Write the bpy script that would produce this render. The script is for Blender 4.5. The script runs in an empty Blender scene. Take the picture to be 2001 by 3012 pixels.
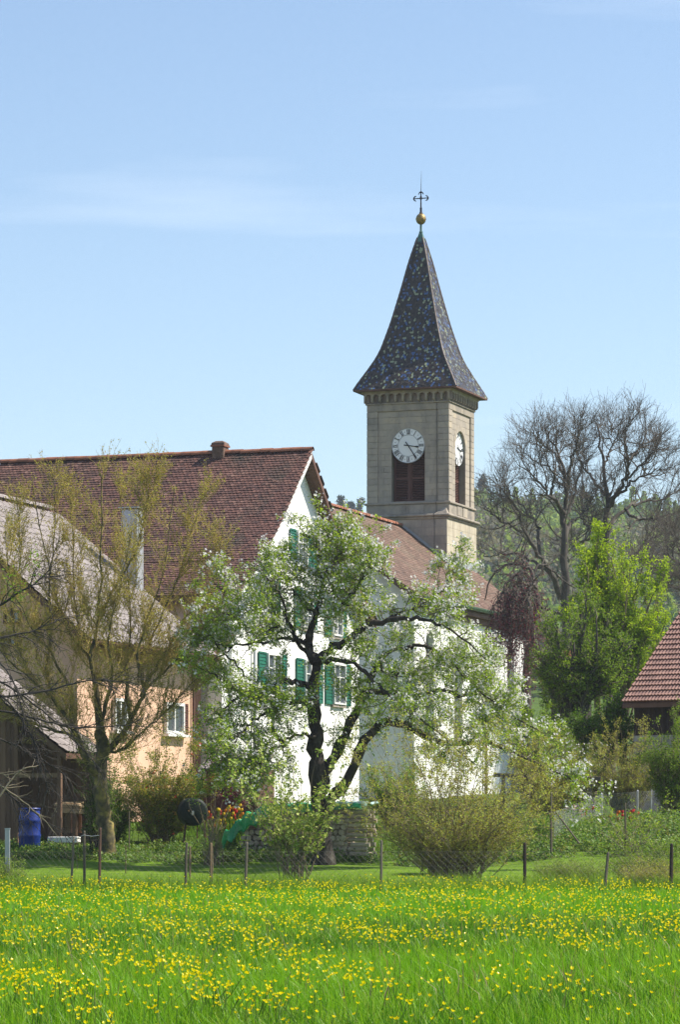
import bpy, math
import numpy as np
from mathutils import Vector, Matrix
S = bpy.context.scene
COL = S.collection
R = math.radians
RNG = np.random.default_rng(7)

# ------------------------------------------------------------------ camera, sky, sun, exposure
F, CX, HY, CH = 9440., 1000.5, 2430., 1.6      # focal length in photo pixels, centre column, horizon row, eye height
cam_d = bpy.data.cameras.new('camera'); cam = bpy.data.objects.new('camera', cam_d); COL.objects.link(cam)
cam.location = (0, 0, CH); cam.rotation_euler = (R(90), 0, 0)
cam_d.sensor_fit = 'HORIZONTAL'; cam_d.sensor_width = 36.; cam_d.lens = F/2001.*36.
cam_d.shift_y = (HY-1506.)/2001.; cam_d.clip_start = .5; cam_d.clip_end = 6000.
S.camera = cam

SUN_EL, SUN_AZ = R(49), R(83)                 # azimuth clockwise from +Y: to the right, a little beyond the scene
sdir = Vector((math.cos(SUN_EL)*math.sin(SUN_AZ), math.cos(SUN_EL)*math.cos(SUN_AZ), math.sin(SUN_EL)))
W = bpy.data.worlds.new('World'); S.world = W; W.use_nodes = True
nt = W.node_tree; nt.nodes.clear()
o_ = nt.nodes.new('ShaderNodeOutputWorld'); bg = nt.nodes.new('ShaderNodeBackground')
sky = nt.nodes.new('ShaderNodeTexSky'); sky.sky_type = 'NISHITA'; sky.sun_disc = False
sky.sun_elevation = SUN_EL; sky.sun_rotation = SUN_AZ; sky.altitude = 400; sky.air_density = 1.; sky.dust_density = .5; sky.ozone_density = 2.3
tc = nt.nodes.new('ShaderNodeTexCoord'); mp = nt.nodes.new('ShaderNodeMapping'); mp.inputs['Scale'].default_value = (3., 3., 30.); mp.inputs['Rotation'].default_value = (.02, -.075, 0); mp.inputs['Location'].default_value = (.4, .2, .55)
nz = nt.nodes.new('ShaderNodeTexNoise'); nz.inputs['Scale'].default_value = 1.35; nz.inputs['Detail'].default_value = 5.; nz.inputs['Roughness'].default_value = .52
rp = nt.nodes.new('ShaderNodeValToRGB'); rp.color_ramp.elements[0].position = .56; rp.color_ramp.elements[0].color = (0, 0, 0, 1)
rp.color_ramp.elements[1].position = .80; rp.color_ramp.elements[1].color = (.15, .15, .15, 1)
mx = nt.nodes.new('ShaderNodeMixRGB'); mx.blend_type = 'MIX'; mx.inputs['Color2'].default_value = (8.6, 9.0, 9.4, 1)
L = nt.links.new
L(tc.outputs['Generated'], mp.inputs['Vector']); L(mp.outputs['Vector'], nz.inputs['Vector']); L(nz.outputs['Fac'], rp.inputs['Fac'])
L(rp.outputs['Color'], mx.inputs['Fac']); L(sky.outputs['Color'], mx.inputs['Color1']); wt = nt.nodes.new('ShaderNodeMixRGB'); wt.blend_type = 'MULTIPLY'; wt.inputs['Fac'].default_value = 1.; wt.inputs['Color2'].default_value = (1., .97, .93, 1); L(mx.outputs['Color'], wt.inputs['Color1']); L(wt.outputs['Color'], bg.inputs['Color']); L(bg.outputs['Background'], o_.inputs['Surface'])
bg.inputs['Strength'].default_value = .12
sl = bpy.data.lights.new('sun', 'SUN'); sl.energy = 5.0; sl.angle = R(.53); sl.color = (1., .93, .81)
so = bpy.data.objects.new('sun', sl); COL.objects.link(so); so.location = (60, 60, 80)
so.rotation_euler = (-sdir).to_track_quat('-Z', 'Y').to_euler()
S.view_settings.view_transform = 'Standard'; S.view_settings.look = 'None'; S.view_settings.gamma = 1.; S.view_settings.exposure = .68
S.cycles.use_denoising = True; S.cycles.denoiser = 'OPENIMAGEDENOISE'; S.cycles.denoising_input_passes = 'RGB_ALBEDO_NORMAL'; S.cycles.denoising_prefilter = 'FAST'; S.cycles.max_bounces = 6; S.cycles.transparent_max_bounces = 6
S.cycles.diffuse_bounces = 3; S.cycles.transmission_bounces = 4; S.cycles.volume_bounces = 0; S.cycles.caustics_reflective = False; S.cycles.caustics_refractive = False

# ------------------------------------------------------------------ helpers
def P(px, py, Y):
    return np.array(((px-CX)/F*Y, Y, CH+(HY-py)/F*Y))
TY = np.array([-50, 0, 68, 72, 80, 84, 87, 90, 95, 105, 130, 160, 260, 380, 520, 660, 780, 900, 1200, 3000], float)
TZ = np.array([0, 0, 0, .1, .45, .6, .95, 1.2, 1.5, 1.8, 2.8, 3.6, 4, 10, 30, 58, 72, 74, 60, 40], float)
def gz(x, y):
    x = np.asarray(x, float); y = np.asarray(y, float)
    z = np.interp(y, TY, TZ)
    far = np.clip((y-300)/400, 0, 1)
    z = z + far*(6*np.sin(x/95.+.6) + 4*np.sin(x/41.+2) + 3*np.sin(y/60.) - 4 - 8*np.clip((19-x)/8, 0, 1))
    near = np.clip((y-70)/6, 0, 1)*(1-far)
    z = z + near*(.05*np.sin(x*.9+y*.4)+.04*np.sin(x*.37-y*.7))
    rightbank = np.clip((x-4.3)/1.5, 0, 1)*np.clip((y-82)/6, 0, 1)*np.clip((100-y)/8, 0, 1)
    return z + .45*rightbank
def PG(px, Y):
    x = (px-CX)/F*Y
    return np.array((x, Y, float(gz(x, Y))))
def link(o, parent=None):
    COL.objects.link(o)
    if parent is not None: o.parent = parent
    return o
def tag(o, label=None, cat=None, group=None, kind=None):
    if label: o['label'] = label
    if cat: o['category'] = cat
    if group: o['group'] = group
    if kind: o['kind'] = kind
    return o
def empty(name, loc=(0, 0, 0), rz=0.):
    o = bpy.data.objects.new(name, None); o.location = loc; o.rotation_euler = (0, 0, rz); o.empty_display_size = .2
    return link(o)
def mesh_pd(name, V, Fc, mats, tint=None, smooth=False):
    m = bpy.data.meshes.new(name); m.from_pydata([tuple(v) for v in V], [], [tuple(f) for f in Fc])
    for mm in (mats if isinstance(mats, (list, tuple)) else [mats]): m.materials.append(mm)
    if tint is not None:
        a = m.attributes.new('tint', 'FLOAT', 'POINT'); a.data.foreach_set('value', np.asarray(tint, np.float32))
    if smooth: m.polygons.foreach_set('use_smooth', np.ones(len(m.polygons), bool))
    m.update(); return m
def mesh_np(name, V, Fq, mats, tint=None, smooth=False, midx=None):
    """V (n,3), Fq (m,k) with equal corner counts"""
    V = np.asarray(V, np.float32); Fq = np.asarray(Fq, np.int32)
    m = bpy.data.meshes.new(name); k = Fq.shape[1]
    m.vertices.add(len(V)); m.vertices.foreach_set('co', V.ravel())
    m.loops.add(Fq.size); m.loops.foreach_set('vertex_index', Fq.ravel())
    m.polygons.add(len(Fq)); m.polygons.foreach_set('loop_start', np.arange(0, Fq.size, k, dtype=np.int32))
    for mm in (mats if isinstance(mats, (list, tuple)) else [mats]): m.materials.append(mm)
    if midx is not None: m.polygons.foreach_set('material_index', np.asarray(midx, np.int32))
    if tint is not None:
        a = m.attributes.new('tint', 'FLOAT', 'POINT'); a.data.foreach_set('value', np.asarray(tint, np.float32))
    m.polygons.foreach_set('use_smooth', np.full(len(Fq), bool(smooth)))
    m.update(calc_edges=True); return m
def obj(name, mesh, parent=None, mw=None):
    o = link(bpy.data.objects.new(name, mesh), parent)
    if mw is not None: o.matrix_local = mw
    return o
class MB:
    """collects boxes, prisms and tubes; build() links them as one mesh"""
    def __init__(s): s.V = []; s.F = []
    def add(s, V, Fc):
        b = len(s.V); s.V += [tuple(map(float, v)) for v in V]; s.F += [tuple(i+b for i in f) for f in Fc]; return s
    def box(s, x0, x1, y0, y1, z0, z1):
        V = [(x, y, z) for z in (z0, z1) for y in (y0, y1) for x in (x0, x1)]
        return s.add(V, [(0, 2, 3, 1), (4, 5, 7, 6), (0, 1, 5, 4), (2, 6, 7, 3), (0, 4, 6, 2), (1, 3, 7, 5)])
    def prism(s, poly, fn, d0, d1):
        """poly: (a,b) outline; fn(a,b,d) -> point; extruded from d0 to d1"""
        n = len(poly); V = [fn(a, b, d0) for a, b in poly]+[fn(a, b, d1) for a, b in poly]
        return s.add(V, [tuple(range(n)), tuple(range(2*n-1, n-1, -1))]+[(i, i+n, (i+1) % n+n, (i+1) % n) for i in range(n)])
    def tube(s, pts, r, n=8, cap=True):
        pts = [np.asarray(p, float) for p in pts]; rr = r if hasattr(r, '__len__') else [r]*len(pts); V = []; Fc = []
        for i, p in enumerate(pts):
            t = pts[min(i+1, len(pts)-1)]-pts[max(i-1, 0)]; t = t/(np.linalg.norm(t)+1e-9)
            ref = np.array((0, 0, 1.)) if abs(t[2]) < .9 else np.array((1., 0, 0))
            a = np.cross(t, ref); a /= np.linalg.norm(a); b = np.cross(t, a)
            for j in range(n):
                an = 2*math.pi*j/n; V.append(p+rr[i]*(math.cos(an)*a+math.sin(an)*b))
        for i in range(len(pts)-1):
            for j in range(n): Fc.append((i*n+j, i*n+(j+1) % n, (i+1)*n+(j+1) % n, (i+1)*n+j))
        if cap: Fc += [tuple(range(n-1, -1, -1)), tuple(range((len(pts)-1)*n, len(pts)*n))]
        return s.add(V, Fc)
    def lathe(s, prof, c=(0, 0, 0), n=16):
        V = []; Fc = []
        for r, z in prof:
            for j in range(n): an = 2*math.pi*j/n; V.append((c[0]+r*math.cos(an), c[1]+r*math.sin(an), c[2]+z))
        for i in range(len(prof)-1):
            for j in range(n): Fc.append((i*n+j, i*n+(j+1) % n, (i+1)*n+(j+1) % n, (i+1)*n+j))
        return s.add(V, Fc)
    def mesh(s, name, mat, smooth=False): return mesh_pd(name, s.V, s.F, mat, None, smooth)
    def build(s, name, mat, parent=None, smooth=False): return obj(name, s.mesh(name, mat, smooth), parent)
def bevel(o, w=.01, seg=1):
    m = o.modifiers.new('bevel', 'BEVEL'); m.width = w; m.segments = seg; m.limit_method = 'ANGLE'; return o

# ------------------------------------------------------------------ materials
def _nodes(name):
    m = bpy.data.materials.new(name); m.use_nodes = True; n = m.node_tree; n.nodes.clear()
    out = n.nodes.new('ShaderNodeOutputMaterial'); return m, n, out
def ramp(n, stops, interp='LINEAR'):
    r = n.nodes.new('ShaderNodeValToRGB'); cr = r.color_ramp; cr.interpolation = interp
    while len(cr.elements) < len(stops): cr.elements.new(.5)
    for e, (p, c) in zip(cr.elements, stops): e.position = p; e.color = (*c, 1)
    return r
def tintnode(n):
    """per-piece random number: the mesh attribute plus the object's own random"""
    at = n.nodes.new('ShaderNodeAttribute'); at.attribute_name = 'tint'; oi = n.nodes.new('ShaderNodeObjectInfo')
    ad = n.nodes.new('ShaderNodeMath'); ad.operation = 'ADD'; fr = n.nodes.new('ShaderNodeMath'); fr.operation = 'FRACT'
    n.links.new(at.outputs['Fac'], ad.inputs[0]); n.links.new(oi.outputs['Random'], ad.inputs[1]); n.links.new(ad.outputs[0], fr.inputs[0]); return fr
def solid(name, stops, rough=.8, scale=3., detail=6., bump=0., bscale=None, spec=.3, metal=0., tint=False, mixn=.5, coord='Object', stretch=(1, 1, 1), dirt=None, interp='LINEAR'):
    """Principled; colour from a ramp driven by noise (and by the per-piece random when tint)"""
    m, n, out = _nodes(name); l = n.links.new
    b = n.nodes.new('ShaderNodeBsdfPrincipled'); b.inputs['Roughness'].default_value = rough; b.inputs['Specular IOR Level'].default_value = spec; b.inputs['Metallic'].default_value = metal
    if not isinstance(stops[0][0], (int, float)) or len(stops[0]) == 3: stops = [(0, stops[0]), (1, stops[1])]
    tcn = n.nodes.new('ShaderNodeTexCoord'); mpn = n.nodes.new('ShaderNodeMapping'); mpn.inputs['Scale'].default_value = stretch
    l(tcn.outputs[coord], mpn.inputs['Vector'])
    nn = n.nodes.new('ShaderNodeTexNoise'); nn.inputs['Scale'].default_value = scale; nn.inputs['Detail'].default_value = detail; nn.inputs['Roughness'].default_value = .62
    l(mpn.outputs['Vector'], nn.inputs['Vector'])
    st = n.nodes.new('ShaderNodeMapRange'); st.inputs['From Min'].default_value = .3; st.inputs['From Max'].default_value = .7; l(nn.outputs['Fac'], st.inputs['Value'])
    r = ramp(n, stops, interp)
    if tint:
        tn = tintnode(n); mm = n.nodes.new('ShaderNodeMix'); mm.data_type = 'FLOAT'; mm.inputs[0].default_value = mixn
        l(tn.outputs[0], mm.inputs[2]); l(st.outputs[0], mm.inputs[3]); l(mm.outputs[0], r.inputs['Fac'])
    else: l(st.outputs[0], r.inputs['Fac'])
    csrc = r.outputs['Color']
    if dirt:   # stains of their own shape: (colour, scale, amount, stretch)
        mp2 = n.nodes.new('ShaderNodeMapping'); mp2.inputs['Scale'].default_value = dirt[3]; l(tcn.outputs[coord], mp2.inputs['Vector'])
        n2 = n.nodes.new('ShaderNodeTexNoise'); n2.inputs['Scale'].default_value = dirt[1]; n2.inputs['Detail'].default_value = 8.; n2.inputs['Roughness'].default_value = .7; l(mp2.outputs['Vector'], n2.inputs['Vector'])
        r2 = ramp(n, [(.48, (0, 0, 0)), (.72, (dirt[2],)*3)]); l(n2.outputs['Fac'], r2.inputs['Fac'])
        mc = n.nodes.new('ShaderNodeMixRGB'); mc.inputs['Color2'].default_value = (*dirt[0], 1); l(r2.outputs['Color'], mc.inputs['Fac']); l(csrc, mc.inputs['Color1']); csrc = mc.outputs['Color']
    l(csrc, b.inputs['Base Color'])
    if bump:
        bn = n.nodes.new('ShaderNodeTexNoise'); bn.inputs['Scale'].default_value = bscale or scale*6; bn.inputs['Detail'].default_value = 5; l(mpn.outputs['Vector'], bn.inputs['Vector'])
        bp = n.nodes.new('ShaderNodeBump'); bp.inputs['Strength'].default_value = bump; bp.inputs['Distance'].default_value = .03; l(bn.outputs['Fac'], bp.inputs['Height']); l(bp.outputs['Normal'], b.inputs['Normal'])
    l(b.outputs['BSDF'], out.inputs['Surface']); return m
def leafmat(name, stops, trans=.45, gloss=.08, rough=.5, interp='LINEAR', tcol=(1.15, 1.1, .55)):
    m, n, out = _nodes(name); l = n.links.new
    r = ramp(n, stops, interp); l(tintnode(n).outputs[0], r.inputs['Fac'])
    d = n.nodes.new('ShaderNodeBsdfDiffuse'); t = n.nodes.new('ShaderNodeBsdfTranslucent'); g = n.nodes.new('ShaderNodeBsdfGlossy'); g.inputs['Roughness'].default_value = rough; g.inputs['Color'].default_value = (.8, .85, .8, 1)
    mu = n.nodes.new('ShaderNodeMixRGB'); mu.blend_type = 'MULTIPLY'; mu.inputs['Fac'].default_value = 1.; mu.inputs['Color2'].default_value = (*tcol, 1)
    l(r.outputs['Color'], d.inputs['Color']); l(r.outputs['Color'], mu.inputs['Color1']); l(mu.outputs['Color'], t.inputs['Color'])
    a = n.nodes.new('ShaderNodeMixShader'); a.inputs['Fac'].default_value = trans; l(d.outputs[0], a.inputs[1]); l(t.outputs[0], a.inputs[2])
    b = n.nodes.new('ShaderNodeMixShader'); b.inputs['Fac'].default_value = gloss*.4; l(a.outputs[0], b.inputs[1]); l(g.outputs[0], b.inputs[2])
    l(b.outputs[0], out.inputs['Surface']); return m
def glassmat(name, col=(.05, .06, .07)):
    return solid(name, [col, tuple(c*1.6 for c in col)], rough=.06, spec=.9, scale=1.2)

M = {}
M['plaster'] = solid('plaster_white', [(0, (.76, .75, .72)), (1, (.86, .855, .83))], .9, 1.3, bump=.15, bscale=40, dirt=((.46, .43, .37), 1.1, .38, (1, 1, .3)))
M['plaster_bounce_pink'] = solid('plaster_pinkish_bounce', [(0, (.60, .52, .47)), (1, (.70, .62, .57))], .9, 1.2, bump=.15, bscale=40, dirt=((.4, .35, .31), 1.3, .3, (1, 1, .3)))  # front wall: pinkish paint with warm bounced light put into its colour
M['peach'] = solid('plaster_peach', [(0, (.68, .43, .30)), (1, (.78, .51, .36))], .9, 1.4, bump=.15, bscale=45, dirt=((.45, .3, .2), 1.2, .25, (1, 1, .4)))
M['stone'] = solid('sandstone_block', [(0, (.29, .255, .22)), (.4, (.38, .33, .275)), (.75, (.43, .37, .295)), (1, (.50, .405, .29))], .9, 2.2, bump=.4, bscale=22, tint=True, mixn=.55, dirt=((.15, .14, .13), .9, .7, (1, 1, .35)))
M['stone_trim'] = solid('sandstone_trim', [(0, (.25, .22, .19)), (1, (.42, .36, .285))], .9, 1.8, bump=.4, bscale=25, dirt=((.08, .08, .08), 1.4, .7, (1, 1, .6)))
M['mortar'] = solid('mortar', [(.22, .20, .17), (.30, .27, .22)], .95, 4., bump=.3)
M['stone_pale'] = solid('pale_stone', [(0, (.42, .36, .27)), (1, (.56, .50, .39))], .9, 2., bump=.3, dirt=((.12, .11, .10), 2.4, .7, (2.4, 2.4, .22)))
M['louver'] = solid('louver_brown', [(.085, .036, .026), (.13, .055, .04)], .6, 5., tint=True)
M['tile_red'] = solid('clay_tile_old', [(0, (.055, .032, .028)), (.30, (.105, .05, .04)), (.62, (.155, .07, .052)), (.86, (.21, .105, .08)), (1, (.30, .19, .14))], .68, .8, bump=.4, bscale=18, tint=True, mixn=.33, spec=.55, dirt=((.05, .052, .035), .55, .7, (1, 1, 1)))
M['tile_orange'] = solid('clay_tile_bright', [(0, (.30, .11, .06)), (.5, (.42, .17, .10)), (1, (.55, .26, .17))], .75, 4., bump=.3, tint=True)
M['tile_church'] = solid('church_tile', [(0, (.08, .052, .04)), (.4, (.135, .08, .058)), (.75, (.19, .115, .085)), (1, (.27, .18, .135))], .8, .5, bump=.3, bscale=12, tint=True, mixn=.45, spec=.4, dirt=((.14, .12, .08), .45, .8, (1, 1, 1)))
M['tile_grey'] = solid('grey_concrete_tile', [(0, (.20, .17, .165)), (.5, (.27, .235, .225)), (1, (.34, .30, .29))], .8, .9, bump=.25, bscale=20, tint=True, mixn=.4, spec=.4, dirt=((.16, .14, .11), .8, .5, (1, 1, 1)))
M['tile_barn'] = solid('barn_tile', [(0, (.16, .075, .06)), (.5, (.24, .115, .09)), (1, (.33, .18, .14))], .7, 1.5, bump=.25, tint=True, spec=.5, dirt=((.10, .08, .07), 1., .6, (1, 1, 1)))
M['tile_ridge'] = solid('ridge_tile', [(0, (.15, .07, .05)), (.6, (.30, .12, .07)), (1, (.38, .16, .09))], .8, 4., bump=.3, tint=True)
M['spire'] = solid('glazed_spire_tile', [(0, (.058, .048, .043)), (.25, (.072, .059, .052)), (.5, (.095, .076, .065)), (.66, (.045, .039, .038)), (.80, (.085, .14, .30)), (.88, (.32, .35, .22)), (.975, (.12, .18, .36))], .40, 2., tint=True, mixn=0., spec=.35, interp='CONSTANT')
M['hip'] = solid('spire_hip_tile', [(.05, .035, .03), (.10, .065, .05)], .5, 5., tint=True, spec=.6)
M['copper'] = solid('green_copper', [(.06, .12, .11), (.14, .25, .21)], .6, 6., metal=.2)
M['iron'] = solid('dark_iron', [(.012, .012, .02), (.03, .03, .04)], .6, 8.)
M['gilt'] = solid('worn_gilt', [(0, (.12, .10, .07)), (.6, (.30, .21, .08)), (1, (.42, .28, .09))], .5, 9., metal=.55)
M['zinc'] = solid('zinc_sheet', [(.34, .35, .37), (.48, .49, .51)], .5, 3., metal=.4)
M['dial'] = solid('clock_enamel', [(.80, .80, .80), (.86, .86, .86)], .5, 2.)
M['black'] = solid('black_paint', [(.008, .008, .014), (.015, .015, .022)], .5, 5.)
M['brownwood'] = solid('brown_painted_wood', [(.10, .05, .038), (.17, .09, .065)], .7, 3., stretch=(1, 1, .2), bump=.2)
M['whitewood'] = solid('white_painted_wood', [(.68, .67, .64), (.82, .81, .78)], .6, 4., bump=.1)
M['green_shutter'] = solid('green_shutter_paint', [(.006, .085, .055), (.012, .15, .09)], .55, 4., tint=True)
M['green_gutter'] = solid('green_gutter', [(.05, .10, .07), (.10, .16, .11)], .55, 4.)
M['glass'] = glassmat('window_glass')
M['darkroom'] = solid('dark_interior', [(.012, .010, .009), (.03, .026, .022)], .9, 3.)
M['oldwood'] = solid('weathered_planks', [(0, (.10, .06, .04)), (1, (.24, .15, .10))], .85, 2., stretch=(6, 6, .5), bump=.35, tint=True)
M['darkwood'] = solid('dark_barn_boards', [(0, (.018, .012, .011)), (1, (.05, .032, .028))], .85, 2., stretch=(6, 6, .5), bump=.35, tint=True)
M['palewood'] = solid('fresh_sawn_wood', [(0, (.42, .29, .17)), (1, (.62, .47, .31))], .8, 2., stretch=(1, 6, 6), tint=True)
M['postwood'] = solid('grey_post_wood', [(0, (.08, .065, .05)), (1, (.22, .18, .14))], .9, 3., stretch=(5, 5, .6), bump=.4, tint=True)
M['stakewood'] = solid('brown_stake_wood', [(0, (.17, .11, .065)), (1, (.30, .21, .13))], .9, 3., stretch=(5, 5, .6), bump=.3)
M['rust'] = solid('rusty_steel', [(.07, .04, .03), (.16, .085, .06)], .8, 8., bump=.2)
M['log'] = solid('split_log_bark', [(0, (.16, .12, .09)), (.4, (.42, .34, .25)), (1, (.66, .57, .45))], .85, 3., bump=.4, tint=True)
M['wire'] = solid('galvanised_wire', [(.30, .31, .31), (.45, .46, .46)], .5, 5., metal=.5)
M['masonry'] = solid('grey_masonry', [(0, (.26, .25, .24)), (1, (.42, .40, .38))], .9, 2., bump=.4, tint=True)
M['bark'] = solid('apple_bark', [(0, (.014, .011, .009)), (.6, (.04, .032, .026)), (1, (.10, .09, .075))], .9, 6., stretch=(1, 1, .4), bump=.8, bscale=18)
M['bark_lichen'] = solid('lichen_bark', [(0, (.03, .025, .018)), (.45, (.09, .078, .042)), (.75, (.22, .175, .055)), (1, (.38, .28, .07))], .9, 3., bump=.5, bscale=20)
M['bark_oak'] = solid('oak_bark', [(0, (.05, .042, .036)), (1, (.11, .095, .08))], .9, 3., bump=.4)
M['bark_dark'] = solid('dark_twig_bark', [(0, (.02, .017, .016)), (1, (.065, .055, .05))], .9, 4.)
M['bark_pale'] = solid('pale_twig_bark', [(0, (.14, .115, .08)), (1, (.30, .25, .18))], .9, 4.)
M['bark_brown'] = solid('shrub_bark', [(0, (.09, .07, .045)), (1, (.26, .20, .13))], .9, 4.)
M['twig_apple'] = solid('apple_twig', [(0, (.10, .09, .06)), (1, (.22, .20, .13))], .8, 5.)
M['twig_lichen'] = solid('lichen_twig', [(0, (.20, .15, .06)), (.5, (.36, .28, .10)), (1, (.50, .37, .11))], .8, 3.)
M['twig_oak'] = solid('oak_twig', [(0, (.07, .058, .048)), (1, (.15, .125, .10))], .8, 3.)
M['twig_tan'] = solid('tan_twig', [(0, (.24, .19, .12)), (1, (.40, .33, .22))], .8, 4.)
M['wire_dull'] = solid('dull_field_wire', [(.16, .155, .14), (.24, .23, .21)], .6, 5.)
M['brick_dark'] = solid('sooty_brick', [(.10, .065, .05), (.19, .12, .09)], .9, 5., bump=.4)

# ------------------------------------------------------------------ terrain
def graded(a, b, n, p=1.): return a+(b-a)*np.linspace(0, 1, n)**p
ys = np.concatenate([graded(-40, 20, 8), graded(22, 110, 130), graded(112, 300, 40), graded(310, 1000, 60), graded(1050, 3000, 12)])
xs = np.concatenate([-graded(14, 900, 40, 2.)[::-1], graded(-13, 14, 80), graded(15, 900, 40, 2.)])
GX, GY = np.meshgrid(xs, ys); GZ = gz(GX, GY)
def gridfaces(nr, nc):
    i = np.arange(nr-1)[:, None]*nc+np.arange(nc-1)[None, :]
    return np.stack([i, i+1, i+nc+1, i+nc], -1).reshape(-1, 4)
m, n, out = _nodes('ground_earth_and_grass'); l = n.links.new
b = n.nodes.new('ShaderNodeBsdfPrincipled'); b.inputs['Roughness'].default_value = .95; b.inputs['Specular IOR Level'].default_value = .1
g_ = n.nodes.new('ShaderNodeNewGeometry'); n1 = n.nodes.new('ShaderNodeTexNoise'); n1.inputs['Scale'].default_value = .7; n1.inputs['Detail'].default_value = 8
l(g_.outputs['Position'], n1.inputs['Vector']); r1 = ramp(n, [(.3, (.05, .08, .012)), (.55, (.075, .13, .015)), (.75, (.095, .09, .04))]); l(n1.outputs['Fac'], r1.inputs['Fac']); l(r1.outputs['Color'], b.inputs['Base Color']); l(b.outputs[0], out.inputs['Surface'])
ground = obj('ground', mesh_np('ground', np.stack([GX, GY, GZ], -1).reshape(-1, 3), gridfaces(len(ys), len(xs)), m, smooth=True)); tag(ground, kind='structure')
# the mown lawn: its own sheet on top
ly = np.linspace(72.4, 85., 40); lx = np.linspace(-10., 10.5, 60); AX, AY = np.meshgrid(lx, ly)
M['lawn'] = solid('mown_lawn', [(0, (.09, .17, .012)), (.6, (.13, .22, .016)), (1, (.18, .25, .03))], .95, 1.6, coord='Object', spec=.1, bump=.6, bscale=60)
tag(obj('lawn', mesh_np('lawn', np.stack([AX, AY, gz(AX, AY)+.012], -1).reshape(-1, 3), gridfaces(40, 60), M['lawn'], smooth=True)), kind='structure')

# ------------------------------------------------------------------ buildings: a shared turned frame (x right, y away)
TH = math.atan2(3300., 9440.); CT, ST = math.cos(TH), math.sin(TH)
class Fr:
    """local frame with origin O turned by th; rays from the eye can be cut with its planes"""
    def __init__(s, O, th=TH): s.O = np.asarray(O, float); s.th = th; s.c = math.cos(th); s.s = math.sin(th)
    def world(s, x, y, z): return s.O+np.array((x*s.c+y*s.s, -x*s.s+y*s.c, z))
    def local(s, p): d = np.asarray(p)-s.O; return np.array((d[0]*s.c-d[1]*s.s, d[0]*s.s+d[1]*s.c, d[2]))
    def cut(s, px, py, axis, val):
        """where the line of sight through a picture point meets local plane axis=val"""
        e = s.local((0, 0, CH)); f = s.local(P(px, py, 100.)); d = f-e; t = (val-e[axis])/d[axis]; return e+t*d
    def root(s, name): return empty(name, s.O, -s.th)

def beaver_mesh(name, w, ln, th, mat, round_=.35, seg=4):
    """flat clay tile with a rounded lower end; x across, y up the slope, z out of the roof"""
    h = w/2; pts = [(h, ln)]
    for i in range(seg+1):
        a = -math.pi*i/seg; pts.append((h*math.cos(a), h*2*round_+h*2*round_*math.sin(a)))
    pts.append((-h, ln)); n = len(pts)
    zt = lambda y: th*(1.9-1.5*y/ln)
    V = [(x, y, zt(y)) for x, y in pts]+[(x, y, zt(y)-th) for x, y in pts]
    Fc = [tuple(range(n-1, -1, -1))]+[(i, (i+1) % n, (i+1) % n+n, i+n) for i in range(n)]
    return V, Fc
def pan_mesh(w, ln, th, wave, rolls=1):
    """rolled pan tile: a wave across"""
    nx = 1+6*rolls; V = []; Fc = []
    for j, y in enumerate((0, ln)):
        for i in range(nx):
            t = i/(nx-1); zz = wave*(math.sin(t*2*math.pi*rolls)*.5+.5)*(1. if t < .99 else 1.)
            V.append(((t-.5)*w, y, zz+th*(1.9-1.5*y/ln)))
    for i in range(nx-1): Fc.append((i, i+1, nx+i+1, nx+i))
    b = len(V); V += [(x, 0, z-th*1.3) for x, y, z in V[:nx]]
    for i in range(nx-1): Fc.append((b+i, b+i+1, i+1, i))
    return V, Fc
def lay_tiles(parent, name, V, Fc, mats, rows, keep=None, jit=.012, seed=3, tints=None):
    """rows: list of (pos, xaxis, upaxis, normal); keep(k, pos) -> number of single tiles; the rest joined"""
    rng = np.random.default_rng(seed)
    singles = set(keep) if keep is not None else set()
    base = mesh_pd(name, V, Fc, mats, np.zeros(len(V)))
    VV = np.array(V); bigV = []; bigF = []; tint = []; nb = 0
    for k, (p, xa, ua, na) in enumerate(rows):
        a = rng.normal(0, jit); tl = rng.normal(0, jit*.8)
        x2 = xa*math.cos(a)+ua*math.sin(a); u2 = -xa*math.sin(a)+ua*math.cos(a); u3 = u2*math.cos(tl)+na*math.sin(tl); n3 = np.cross(x2, u3)
        q = p+na*abs(rng.normal(0, jit*.25))
        if k in singles:
            o = bpy.data.objects.new(name, base); COL.objects.link(o); o.parent = parent
            o.matrix_local = Matrix(((x2[0], u3[0], n3[0], q[0]), (x2[1], u3[1], n3[1], q[1]), (x2[2], u3[2], n3[2], q[2]), (0, 0, 0, 1)))
        else:
            bigV.append(q+VV[:, :1]*x2+VV[:, 1:2]*u3+VV[:, 2:]*n3); bigF += [tuple(i+nb for i in f) for f in Fc]; nb += len(VV); tint += [rng.random() if tints is None else tints[k]]*len(VV)
    if bigV:
        o = obj(name+'_field', mesh_pd(name+'_field', np.concatenate(bigV), bigF, mats, tint), parent); o['kind'] = 'stuff'
class Slope:
    """roof slope: profile [(run, rise)...] from the eave up, in a plane spanned by 'inward' (unit xy) and z"""
    def __init__(s, prof): 
        s.p = np.array(prof, float); d = np.diff(s.p, axis=0); s.l = np.concatenate([[0], np.cumsum(np.hypot(*d.T))]); s.len = s.l[-1]
    def at(s, t):
        i = int(np.clip(np.searchsorted(s.l, t, 'right')-1, 0, len(s.l)-2)); f = (t-s.l[i])/(s.l[i+1]-s.l[i]); q = s.p[i]+(s.p[i+1]-s.p[i])*f
        d = (s.p[i+1]-s.p[i]); return q, d/np.hypot(*d)
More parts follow.
